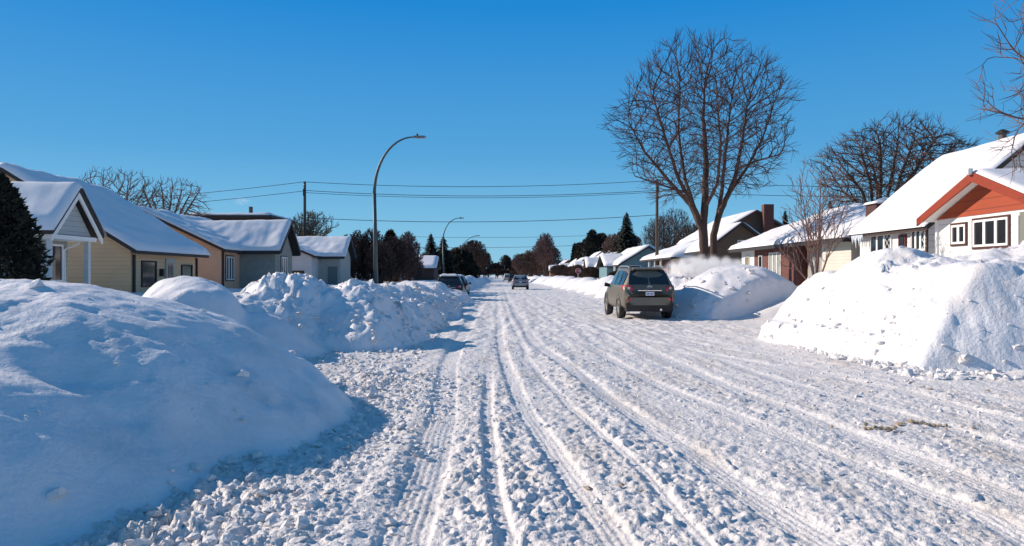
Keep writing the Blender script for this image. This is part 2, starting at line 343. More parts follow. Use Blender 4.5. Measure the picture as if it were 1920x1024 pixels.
while y < 210:
    H = rg.uniform(1.15, 1.6); ry = rg.uniform(2.2, 3.8)
    mound([(8.8+rg.uniform(-.3, .4), y, rg.uniform(1.9, 2.4), ry, rg.uniform(-10, 10), H, 2.2)],
          ORDN[k]+' distant snow pile past the parked beige car on the right kerb', 'distant snow piles on the right kerb', .7, max(.14, y*.004), seed=60+k, drift=.1)
    y += ry*2+rg.uniform(.4, 2.6); k += 1
# loose clods thrown on the foot of the near pile and on the road edge
def clods():
    rng = np.random.RandomState(3)
    t = (1+5**.5)/2
    bv = np.array([(-1, t, 0), (1, t, 0), (-1, -t, 0), (1, -t, 0), (0, -1, t), (0, 1, t), (0, -1, -t), (0, 1, -t), (t, 0, -1), (t, 0, 1), (-t, 0, -1), (-t, 0, 1)])/1.9
    bf = np.array([(0, 11, 5), (0, 5, 1), (0, 1, 7), (0, 7, 10), (0, 10, 11), (1, 5, 9), (5, 11, 4), (11, 10, 2), (10, 7, 6), (7, 1, 8), (3, 9, 4), (3, 4, 2), (3, 2, 6), (3, 6, 8), (3, 8, 9), (4, 9, 5), (2, 4, 11), (6, 2, 10), (8, 6, 7), (9, 8, 1)])
    P = []
    for i in range(11000):
        r = rng.rand()
        if r < .5:
            y = 3.2+rng.rand()**1.2*8.5; x = -1.75+rng.randn()*.55+.06*(y-5); q = .008+.045*rng.rand()**4.5
        elif r < .86:
            y = 3.2+rng.rand()**1.3*14; x = rng.uniform(-1.2, 6.5); q = .007+.024*rng.rand()**4.0
        elif r < .93:
            y = rng.uniform(11.3, 17); x = 6.5+rng.rand()**1.5*1.6; q = .03+.07*rng.rand()**2
        else:
            y = rng.uniform(12, 20); x = rng.uniform(-4.5, -1.5); q = .02+.04*rng.rand()**2
        P.append((x, y, q))
    P = np.array(P); z = base(P[:, 0], P[:, 1])+road_detail(P[:, 0], P[:, 1], np.full(len(P), .02))
    Q = np.array(CLODS); P = np.concatenate([P, Q[:, [0, 1, 3]]]); z = np.concatenate([z, Q[:, 2]]); N = len(P)
    a = rng.rand(N)*6.28; c = np.cos(a)[:, None]; q = np.sin(a)[:, None]; s = P[:, 2][:, None]
    v = bv[None]*(1+.28*rng.randn(N, 12, 1))*np.stack([np.ones(N), rng.uniform(.7, 1.2, N), rng.uniform(.5, .85, N)], 1)[:, None, :]*s[:, :, None]
    V = [np.stack([v[..., 0]*c-v[..., 1]*q+P[:, :1], v[..., 0]*q+v[..., 1]*c+P[:, 1:2], v[..., 2]+z[:, None]+s*.05], 2).reshape(-1, 3)]
    Fc = [(bf[None]+(np.arange(N)*12)[:, None, None]).reshape(-1, 3)]
    me = bpy.data.meshes.new('snow_clods'); me.from_pydata(np.concatenate(V).tolist(), [], np.concatenate(Fc).tolist()); me.update()
    me.materials.append(M_LUMP); o = bpy.data.objects.new('snow_clods', me); sc.collection.objects.link(o)
    tag(o, 'loose clods of broken snow scattered along the wheel tracks', 'snow clods', kind='stuff')
clods()
def slush():
    rng = np.random.RandomState(9); b = []; f = []; n = 0
    t = [(0, 0, 1), (1, 0, .2), (.3, .95, .1), (-.8, .6, .2), (-.8, -.6, 0), (.3, -.95, .15), (0, 0, -.6)]
    q = [(0, 1, 2), (0, 2, 3), (0, 3, 4), (0, 4, 5), (0, 5, 1), (6, 2, 1), (6, 3, 2), (6, 4, 3), (6, 5, 4), (6, 1, 5)]
    for cx, cy, sx, sy, m in ((3.87, 7.6, .10, .05, 30), (4.55, 7.97, .10, .05, 40), (4.2, 7.75, .45, .12, 16), (5.4, 10.6, .6, .3, 14), (.9, 5.4, .1, .1, 4)):
        for i in range(m):
            x = cx+rng.randn()*sx; y = cy+rng.randn()*sy; s = .012+.03*rng.rand()**2
            z = float(base(np.array([x]), np.array([y]))[0])+float(road_detail(np.array([x]), np.array([y]), np.array([.02]))[0])
            for p in t:
                j = 1+.3*rng.randn(); b.append((x+p[0]*s*j, y+p[1]*s*j, z+s*.3+p[2]*s*.7*j))
            f += [tuple(n+k for k in w) for w in q]; n += 7
    me = bpy.data.meshes.new('dirty_slush'); me.from_pydata(b, [], f); me.update(); me.materials.append(snow('brown_slush', .6, .6, 60, 8, col=(.40, .31, .22), dcol=(.74, .69, .64)))
    o = bpy.data.objects.new('dirty_slush', me); sc.collection.objects.link(o); tag(o, 'brown stained crumbs of slush on the right wheel tracks', 'slush', kind='stuff')
slush()

# ------------------------------------------------------------ mesh builder
class B:
    def __init__(s): s.v = []; s.f = []
    def add(s, vs, fs):
        n = len(s.v); s.v += [tuple(p) for p in vs]; s.f += [tuple(n+i for i in f) for f in fs]; return s
    def box(s, x0, x1, y0, y1, z0, z1):
        return s.add([(x0, y0, z0), (x1, y0, z0), (x1, y1, z0), (x0, y1, z0), (x0, y0, z1), (x1, y0, z1), (x1, y1, z1), (x0, y1, z1)],
                     [(0, 3, 2, 1), (4, 5, 6, 7), (0, 1, 5, 4), (1, 2, 6, 5), (2, 3, 7, 6), (3, 0, 4, 7)])
    def hexa(s, b, t):      # any two matching quads
        return s.add(list(b)+list(t), [(0, 3, 2, 1), (4, 5, 6, 7), (0, 1, 5, 4), (1, 2, 6, 5), (2, 3, 7, 6), (3, 0, 4, 7)])
    def prism(s, poly, d):  # polygon (3d points) swept by vector d
        n = len(poly); q = [(p[0]+d[0], p[1]+d[1], p[2]+d[2]) for p in poly]
        return s.add(list(poly)+q, [tuple(range(n))[::-1], tuple(range(n, 2*n))]+[(i, (i+1) % n, n+(i+1) % n, n+i) for i in range(n)])
    def tube(s, pts, rs, k=6, cap=True):
        pts = [Vector(p) for p in pts]; n = len(pts); base = len(s.v)
        up = Vector((0, 0, 1)) if abs((pts[-1]-pts[0]).normalized().z) < .9 else Vector((1, 0, 0))
        for i, p in enumerate(pts):
            t = (pts[min(i+1, n-1)]-pts[max(i-1, 0)]).normalized()
            a = t.cross(up); a = a.normalized() if a.length > 1e-6 else Vector((1, 0, 0)); b = t.cross(a)
            r = rs[i] if hasattr(rs, '__len__') else rs
            for j in range(k):
                an = 2*math.pi*j/k; s.v.append(tuple(p+(a*math.cos(an)+b*math.sin(an))*r))
        for i in range(n-1):
            for j in range(k):
                s.f.append((base+i*k+j, base+i*k+(j+1) % k, base+(i+1)*k+(j+1) % k, base+(i+1)*k+j))
        if cap and k > 3: s.f.append(tuple(base+j for j in range(k))[::-1]); s.f.append(tuple(base+(n-1)*k+j for j in range(k)))
        return s
    def build(s, name, material, parent=None, origin=None, smooth=False, bevel=0):
        o_ = origin if origin is not None else (getattr(parent, '_org', None) or ORG.get(parent.name) if parent else (0, 0, 0))
        o_ = o_ or (0, 0, 0)
        me = bpy.data.meshes.new(name); me.from_pydata([(p[0]-o_[0], p[1]-o_[1], p[2]-o_[2]) for p in s.v], [], s.f); me.update()
        me.materials.append(material)
        if smooth: me.polygons.foreach_set('use_smooth', np.ones(len(me.polygons), bool))
        o = bpy.data.objects.new(name, me); sc.collection.objects.link(o)
        if parent: o.parent = parent
        else: o.location = o_
        ORG[o.name] = o_
        if bevel:
            m = o.modifiers.new('bevel', 'BEVEL'); m.width = bevel; m.segments = 2; m.limit_method = 'ANGLE'
        return o
ORG = {}
def thing(name, loc, label, cat, group=None, rz=0):
    o = bpy.data.objects.new(name, None); sc.collection.objects.link(o); o.location = loc; o.rotation_euler = (0, 0, rz)
    o.empty_display_size = .3; ORG[o.name] = tuple(loc) if not rz else (0, 0, 0)
    return tag(o, label, cat, group)
def copy_tree(o, loc, rz=None, label=None, scale=None, group=None):
    r = o.copy(); sc.collection.objects.link(r); r.location = loc
    if rz is not None: r.rotation_euler = (0, 0, rz)
    if scale: r.scale = scale if hasattr(scale, '__len__') else (scale,)*3
    if label: r['label'] = label
    if group: r['group'] = group
    for ch in list(o.children):
        c = ch.copy(); sc.collection.objects.link(c); c.parent = r
        for g_ in list(ch.children):
            d = g_.copy(); sc.collection.objects.link(d); d.parent = c
    return r

WHITE = mat('white_paint', (.78, .77, .74), .5, var=.06)
TRIM = mat('brown_trim', (.09, .05, .04), .6)
DARK = mat('dark_trim', (.03, .026, .026), .6)
GLASS = mat('window_glass', (.018, .02, .024), .08, spec=.7, var=.4, scale=2)
CURT = mat('window_curtain', (.30, .32, .30), .5, var=.3, scale=5)
GALV = mat('galvanised_steel', (.06, .085, .09), .5, metal=.1, var=.12)
WOODP = mat('weathered_pole_wood', (.10, .075, .06), .9, var=.3, bump=.5, stretch=(8, 8, .6))
BRICKD = brick('dark_red_brick', (.16, .045, .03), (.10, .032, .025), (.12, .08, .07))
BRICKT = brick('tan_brick', (.66, .43, .29), (.60, .38, .25), (.6, .44, .33))
BRICKO = brick('olive_brick', (.13, .085, .055), (.10, .07, .045), (.12, .10, .08))
SHINGLE = mat('dark_shingle', (.05, .045, .045), .9, bump=.5, bscale=25)

# ------------------------------------------------------------ houses
def roofheight(kind, x0, x1, y0, y1, ze, zr, axis, hip=0):
    # returns a function of arrays: roof plane height
    def f(X, Y):
        if axis == 'y':    # ridge runs along y
            h = (x1-x0)/2; d = np.abs(X-(x0+x1)/2); z = zr-(zr-ze)*d/h
            if hip: z = np.minimum(z, np.minimum(ze+(Y-y0)*(zr-ze)/hip, ze+(y1-Y)*(zr-ze)/hip))
        else:
            h = (y1-y0)/2; d = np.abs(Y-(y0+y1)/2); z = zr-(zr-ze)*d/h
            if hip: z = np.minimum(z, np.minimum(ze+(X-x0)*(zr-ze)/hip, ze+(x1-X)*(zr-ze)/hip))
        return z
    return f
def roof_slab(b, x0, x1, y0, y1, ze, zr, axis, th=.16, hip=0):
    if axis == 'y':
        xm = (x0+x1)/2; r0 = y0+hip; r1 = y1-hip
        P = [(x0, y0, ze), (x1, y0, ze), (x1, y1, ze), (x0, y1, ze), (xm, r0, zr), (xm, r1, zr)]
        Fs = [(0, 1, 4), (1, 2, 5, 4), (2, 3, 5), (3, 0, 4, 5)] if hip else [(1, 2, 5, 4), (3, 0, 4, 5)]
    else:
        ym = (y0+y1)/2; r0 = x0+hip; r1 = x1-hip
        P = [(x0, y0, ze), (x1, y0, ze), (x1, y1, ze), (x0, y1, ze), (r0, ym, zr), (r1, ym, zr)]
        Fs = [(0, 1, 5, 4), (1, 2, 5), (2, 3, 4, 5), (3, 0, 4)] if hip else [(0, 1, 5, 4), (2, 3, 4, 5)]
    for f in Fs:
        t = [P[i] for i in f]; u = [(p[0], p[1], p[2]-th) for p in t]; n = len(t)
        b.add(t+u, [tuple(range(n)), tuple(range(n, 2*n))[::-1]]+[(i, n+i, n+(i+1) % n, (i+1) % n) for i in range(n)])
def snow_cap(parent, x0, x1, y0, y1, hf, T=.28, seed=0, res=.14, amp=.06, bare=None, name='roof_snow', rects=None, smooth=3):
    nx = max(6, int((x1-x0)/res)); ny = max(6, int((y1-y0)/res))
    xs = np.linspace(x0, x1, nx); ys = np.linspace(y0, y1, ny)
    X, Y = np.meshgrid(xs, ys)
    d = np.minimum(np.minimum(X-x0, x1-X), np.minimum(Y-y0, y1-Y)) if rects is None else np.max([np.minimum(np.minimum(X-a, b_-X), np.minimum(Y-c, d_-Y)) for a, b_, c, d_ in rects], axis=0)
    e = np.clip(d/.22, 0, 1); e = np.sqrt(1-(1-e)**2)
    n = fbm(X*.7+seed, Y*.7, 3, seed)
    t = (T+amp*n*1.6+amp*.5*fbm(X*2.5, Y*2.5, 2, seed+3))*e
    if bare is not None: t = t*bare(X, Y)
    # soften the roof ridge and valleys a little
    Z0 = hf(X, Y); Zs = Z0.copy()
    for _ in range(smooth):
        Zp = np.pad(Zs, 1, mode='edge'); Zs = (Zp[:-2, 1:-1]+Zp[2:, 1:-1]+Zp[1:-1, :-2]+Zp[1:-1, 2:]+Zs*2)/6
    Z = np.maximum(Z0+.012, Zs*e+Z0*(1-e)+t) if bare is None else Z0+.004+t
    Zb = Z0+.003
    org = ORG[parent.name]; b = B(); V = [];
    top = np.stack([X.ravel(), Y.ravel(), Z.ravel()], 1); bot = np.stack([X.ravel(), Y.ravel(), Zb.ravel()], 1)
    b.v = [tuple(p) for p in top]+[tuple(p) for p in bot]; N = nx*ny
    i = np.arange(N).reshape(ny, nx)
    b.f = [tuple(q) for q in np.stack([i[:-1, :-1].ravel(), i[:-1, 1:].ravel(), i[1:, 1:].ravel(), i[1:, :-1].ravel()], 1).tolist()]
    if rects is not None:
        dd = d.ravel() > -1e-6; b.f = [q for q in b.f if all(dd[j] for j in q)]
        from collections import Counter
        ec = Counter(); 
        for q in b.f:
            for a, c in zip(q, q[1:]+q[:1]): ec[(a, c)] += 1
        for (a, c) in list(ec):
            if (c, a) not in ec: b.f.append((a, a+N, c+N, c))
        used = sorted({j for q in b.f for j in q}); mpp = {j: n_ for n_, j in enumerate(used)}
        b.v = [b.v[j] for j in used]; b.f = [tuple(mpp[j] for j in q) for q in b.f]
        return b.build(name, M_ROOF, parent, smooth=True)
    edge = list(i[0, :])+list(i[1:, -1])+list(i[-1, -2::-1])+list(i[-2:0:-1, 0])
    for a, c in zip(edge, edge[1:]+edge[:1]): b.f.append((int(a), int(a)+N, int(c)+N, int(c)))
    return b.build(name, M_ROOF, parent, smooth=True)
def win_x(parent, X, ya, yb, za, zb, side=1, n=3, frame=WHITE, pane=GLASS, trim=None, lattice=False, sill=True, cap=False):
    # window in a wall whose plane is x = X; side = +1 if the wall faces +x
    f = B(); w_ = .06; s0, s1 = (X-.04*side, X+.05*side); lo, hi = min(s0, s1), max(s0, s1)
    f.box(lo, hi, ya, ya+w_, za, zb); f.box(lo, hi, yb-w_, yb, za, zb); f.box(lo, hi, ya+w_, yb-w_, za, za+w_); f.box(lo, hi, ya+w_, yb-w_, zb-w_, zb)
    for i in range(1, n):
        yc = ya+(yb-ya)*i/n; f.box(lo+.004, hi-.004, yc-.05, yc+.05, za+w_, zb-w_)
    wnd = f.build('window', frame, parent)
    p = X+.012*side; q = X+.02*side
    B().box(min(p, q), max(p, q), ya+w_*.5, yb-w_*.5, za+w_*.5, zb-w_*.5).build('pane', pane, wnd, origin=ORG[parent.name])
    if trim:
        t = B(); o_ = .06; lo2, hi2 = min(X-.03*side, X+.035*side), max(X-.03*side, X+.035*side)
        t.box(lo2, hi2, ya-o_, ya-.003, za-o_, zb+o_); t.box(lo2, hi2, yb+.003, yb+o_, za-o_, zb+o_)
        t.box(lo2, hi2, ya-.003, yb+.003, zb+.003, zb+o_); t.box(lo2, hi2, ya-.003, yb+.003, za-o_, za-.003)
        t.build('frame', trim, wnd, origin=ORG[parent.name])
    if lattice:
        t = B(); xx = X+.03*side
        for (a, c) in lattice:
            st = .2; L = c-a; H = zb-za-.12
            k = -H
            while k < L:
                for sg in (1, -1):
                    p0 = max(0, k); p1 = min(L, k+H)
                    if p1-p0 < .02: continue
                    z0 = p0-k; z1 = p1-k
                    if sg < 0: z0, z1 = H-z0, H-z1
                    t.tube([(xx, a+p0, za+.06+z0), (xx, a+p1, za+.06+z1)], .011, 4)
                k += st*1.3
        t.build('lattice', frame, wnd, origin=ORG[parent.name])
    return wnd
def win_y(parent, Y, xa, xb, za, zb, n=2, frame=WHITE, pane=GLASS, trim=None):
    # window in a wall facing the camera side (-y)
    f = B(); w_ = .06; lo, hi = Y-.05, Y+.04
    f.box(xa, xa+w_, lo, hi, za, zb); f.box(xb-w_, xb, lo, hi, za, zb); f.box(xa+w_, xb-w_, lo, hi, za, za+w_); f.box(xa+w_, xb-w_, lo, hi, zb-w_, zb)
    for i in range(1, n):
        xc = xa+(xb-xa)*i/n; f.box(xc-.03, xc+.03, lo+.004, hi-.004, za+w_, zb-w_)
    wnd = f.build('window', frame, parent)
    B().box(xa+w_*.5, xb-w_*.5, Y-.02, Y-.012, za+w_*.5, zb-w_*.5).build('pane', pane, wnd, origin=ORG[parent.name])
    if trim:
        t = B(); o_ = .08
        t.box(xa-o_, xa-.003, Y-.035, Y+.03, za-o_, zb+o_); t.box(xb+.003, xb+o_, Y-.035, Y+.03, za-o_, zb+o_)
        t.box(xa-.003, xb+.003, Y-.035, Y+.03, zb+.003, zb+o_); t.build('frame', trim, wnd, origin=ORG[parent.name])
    return wnd
def walls(parent, x0, x1, y0, y1, z0, ze, zr, axis, m, name='wall', inset=0):
    b = B()
    if axis == 'y':   # gable ends face -y and +y
        xm = (x0+x1)/2
        b.prism([(x0, y0, z0), (x1, y0, z0), (x1, y0, ze), (xm, y0, zr), (x0, y0, ze)], (0, y1-y0, 0))
    elif axis == 'x':
        ym = (y0+y1)/2
        b.prism([(x0, y0, z0), (x0, y1, z0), (x0, y1, ze), (x0, ym, zr), (x0, y0, ze)], (x1-x0, 0, 0))
    else: b.box(x0, x1, y0, y1, z0, ze)
    return b.build(name, m, parent)
def soffit_gap(oh, rise, run): return oh*rise/run

# House 1: long yellow-sided cottage, ridge along the street
def left_houses():
    # ---- porch cottage at the far left edge
    h = thing('porch_house', (-14.5, 21.4, .6), 'grey sided cottage with a small gabled porch and snow on it at the left edge', 'house')
    SG = siding('grey_green_siding', (.30, .33, .32), .14)
    walls(h, -19.5, -12.9, 20.5, 22.3, .5, 2.72, 3.6, 'box', SG)
    rf = B(); roof_slab(rf, -21.5, -12.05, 20.15, 22.75, 2.86, 4.15, 'x', .14); rf.build('roof', SHINGLE, h)
    hf = roofheight('g', -21.5, -12.05, 20.15, 22.75, 2.86, 4.15, 'x')
    snow_cap(h, -21.5, -12.0, 20.1, 22.8, hf, .24, 3, .1, .03)
    # gable triangle with siding and white barge boards
    B().prism([(-12.35, 20.45, 2.75), (-12.35, 22.45, 2.75), (-12.35, 21.45, 3.85)], (.06, 0, 0)).build('gable', siding('grey_siding', (.42, .45, .44), .15), h)
    bb = B()
    for a, c in (((20.18, 2.70), (21.45, 3.98)), ((22.72, 2.70), (21.45, 3.98))):
        bb.prism([(-12.12, a[0], a[1]), (-12.12, c[0], c[1]), (-12.12, c[0], c[1]-.16), (-12.12, a[0], a[1]-.16)], (.05, 0, 0))
    bb.build('barge_board', WHITE, h)
    B().box(-13.0, -12.15, 20.4, 22.5, 2.60, 2.72).build('porch_beam', WHITE, h)
    for yy_, w_ in ((20.5, .11), (22.35, .14)):
        B().box(-12.42, -12.42+w_, yy_-w_/2, yy_+w_/2, .4, 2.60).build('porch_post', mat('grey_paint', (.55, .57, .57), .6), h)
    win_x(h, -12.9, 21.35, 22.0, 1.4, 2.5, n=1)
    B().tube([(-12.5, 22.2, 2.55), (-12.9, 22.1, 2.35), (-12.88, 22.1, .5)], .04, 6).build('downpipe', WHITE, h)
    # ---- yellow house
    X = -13.45
    h = thing('yellow_house', (-16.5, 30, .6), 'pale yellow sided house whose big snowy roof sits in blue shade', 'house')
    YS = siding('yellow_siding', (.70, .47, .26), .15, dark=.75)
    x0, x1, y0, y1, ze, zr = -22.5, X, 27.2, 33.2, 2.55, 5.5
    walls(h, x0, x1, y0, y1, .4, ze, zr-.2, 'y', YS)
    rf = B(); roof_slab(rf, x0-.35, x1+.35, y0-.35, y1+.45, ze-.02, zr+.02, 'y', .16); rf.build('roof', DARK, h)
    hf = roofheight('g', x0-.35, x1+.35, 0, 0, ze-.02, zr+.02, 'y')
    snow_cap(h, x0-.35, x1+.42, y0-.38, y1+.5, hf, .2, 11, .14, .09)
    ext_ = B().prism([(x0+2.2, y0-.01, .5), (x0+2.2, y0-.01, 1.0), (x0+1.0, y0-.01, 1.0), (x0+1.0, y0-.01, .5)], (0, -.05, 0)); ext_.build('vent', WHITE, h)
    B().box(X+.01, X+.09, y0+.12, y0+.22, .5, ze-.2).build('downpipe', DARK, h)
    B().box(X+.01, X+.07, y1-.2, y1-.1, .5, ze-.2).build('downpipe', DARK, h)
    win_x(h, X, 28.0, 29.2, 1.15, 2.15, n=1, frame=DARK)
    win_x(h, X, 31.5, 32.6, 1.45, 2.05, n=1, frame=DARK)
    dr = B().box(X, X+.06, 30.0, 30.75, .6, 2.3).build('door', mat('grey_door', (.42, .42, .38), .5), h)
    B().box(X+.06, X+.07, 30.15, 30.6, 1.4, 2.1).build('pane', GLASS, dr, origin=ORG[h.name])
    B().box(X, X+.14, 29.5, 29.65, 1.55, 1.85).build('wall_lamp', DARK, h)
    # ---- tan brick house with wing, then the white one: same build
    def wing_house(name, label, s, ox, y0, D, ze, zr, wx, wy0, wy1, wzr, mw, mwing, seed, ylen, sn=.15):
        X = ox; h = thing(name, (X-4, y0+ylen/2, .6), label, 'house')
        x0 = X-D; y1 = y0+ylen
        walls(h, x0, X, y0, y1, .4, ze-.12, zr-.2, 'y', mw)
        rf = B(); roof_slab(rf, x0-.3, X+.3, y0-.3, y1+.3, ze-.12, zr, 'y', .15); rf.build('roof', DARK, h)
        walls(h, X-.5, wx, wy0, wy1, .4, ze-.15, wzr-.22, 'x', mwing, 'wing_wall')
        xr = X-(D/2)*(1-(zr-wzr)/(zr-ze))*1.15-.4
        wr = B(); roof_slab(wr, X-D*.42, wx+.35, wy0-.35, wy1+.35, ze-.17, wzr, 'x', .13); wr.build('wing_roof', DARK, h)
        hm = roofheight('g', x0-.3, X+.3, 0, 0, ze-.12, zr, 'y')
        hw = roofheight('g', 0, 0, wy0-.35, wy1+.35, ze-.17, wzr, 'x')
        xl = X-D*.42
        def hboth(Xa, Ya):
            a = np.where(Xa < X+.31, hm(Xa, Ya), -9); b = np.where((Ya > wy0-.4) & (Ya < wy1+.4) & (Xa > xl), hw(Xa, Ya), -9); return np.maximum(np.maximum(a, b), ze-.17)
        snow_cap(h, x0-.3, wx+.42, y0-.33, y1+.33, hboth, sn, seed, .1, .06, rects=[(x0-.3, X+.34, y0-.33, y1+.33), (xl, wx+.42, wy0-.38, wy1+.38)], smooth=8)
        return h
    h = wing_house('tan_brick_house', 'tan brick house with a snow covered front wing, between the yellow and white houses', 1, -13.8, 37.0, 8.2, 3.0, 4.95, -11.9, 39.6, 42.8, 4.62,
                   BRICKT, mat('grey_stucco', (.27, .28, .25), .9, var=.25, scale=3, bump=.3), 21, 8.5)
    win_x(h, -13.8, 37.6, 38.7, 1.35, 2.55, n=3, frame=WHITE, trim=DARK)
    win_x(h, -11.9, 40.6, 41.7, 1.3, 2.6, n=3, frame=WHITE, trim=DARK)
    B().box(-13.78, -13.7, 37.05, 37.15, .5, 2.8).build('downpipe', DARK, h)
    B().box(-11.88, -11.84, 41.1, 41.25, 3.35, 3.75).build('vent', DARK, h)
    bb = B()
    for a, c in (((39.27, 2.95), (41.2, 4.6)), ((43.13, 2.95), (41.2, 4.6))):
        bb.prism([(-11.53, a[0], a[1]), (-11.53, c[0], c[1]), (-11.53, c[0], c[1]-.22), (-11.53, a[0], a[1]-.22)], (.05, 0, 0))
    bb.build('barge_board', DARK, h)
    h = wing_house('white_cottage', 'small white sided cottage with a garage wing, left of the reddish hedge', 1, -12.6, 50.0, 7.6, 3.02, 4.6, -11.1, 52.0, 55.5, 4.35,
                   siding('white_siding_cottage', (.62, .63, .62), .2, dark=.8), mat('pale_stucco', (.40, .41, .38), .9, var=.2, scale=2), 31, 8.0)
    win_y(h, 50.0, -14.3, -13.1, .9, 1.9, n=1, frame=DARK)
    B().box(-11.95, -11.3, 51.9, 51.97, .6, 2.2).build('garage_door', mat('dull_green_door', (.13, .17, .17), .6), h)
    # far flat roof with chimney pipe behind the tan house
    h = thing('back_lane_house', (-22, 62, .6), 'dark low roofed house with a thin smoking flue behind the tan brick house', 'house')
    B().box(-24.6, -18.5, 60, 66, .3, 6.2).build('wall', mat('dark_brown_wall', (.04, .03, .03), .8), h)
    B().box(-25, -18.2, 59.6, 66.4, 6.2, 6.4).build('roof', DARK, h)
    snow_cap(h, -25, -18.2, 59.6, 66.4, lambda X_, Y_: X_*0+6.4, .22, 9, .3, .04)
    B().tube([(-20.2, 60.6, 6.3), (-20.2, 60.6, 7.15)], .16, 8).build('chimney', WOODP, h)
    # house with dark gabled roof further up the street
    h = thing('far_brown_roof_house', (-11.5, 82, .6), 'low house with a brown gable and brick chimney beyond the reddish hedge', 'house')
    walls(h, -16, -10.2, 80, 88, .3, 2.6, 4.6, 'y', mat('pale_blue_wall', (.30, .36, .40), .8))
    rf = B(); roof_slab(rf, -16.3, -9.9, 79.6, 88.4, 2.6, 4.75, 'y', .2); rf.build('roof', TRIM, h)
    snow_cap(h, -16.3, -9.9, 79.8, 88.4, roofheight('g', -16.3, -9.9, 0, 0, 2.6, 4.75, 'y'), .14, 4, .3, .03)
    B().box(-13.0, -12.2, 83, 84, 3.8, 5.3).build('chimney', BRICKD, h)
    h = thing('far_blue_roof_house', (-10.5, 96, .6), 'far house with two snowy roofs in pale blue shade before the spruces', 'house')
    B().box(-14, -8.3, 94, 100, .3, 2.5).build('wall', mat('dark_brown_wall', (.04, .03, .03), .8), h)
    rf = B(); roof_slab(rf, -14.4, -7.9, 93.5, 100.5, 2.5, 4.0, 'x', .18); rf.build('roof', SHINGLE, h)
    snow_cap(h, -14.4, -7.9, 93.5, 100.5, roofheight('g', 0, 0, 93.5, 100.5, 2.5, 4.0, 'x'), .25, 6, .3, .03)
left_houses()

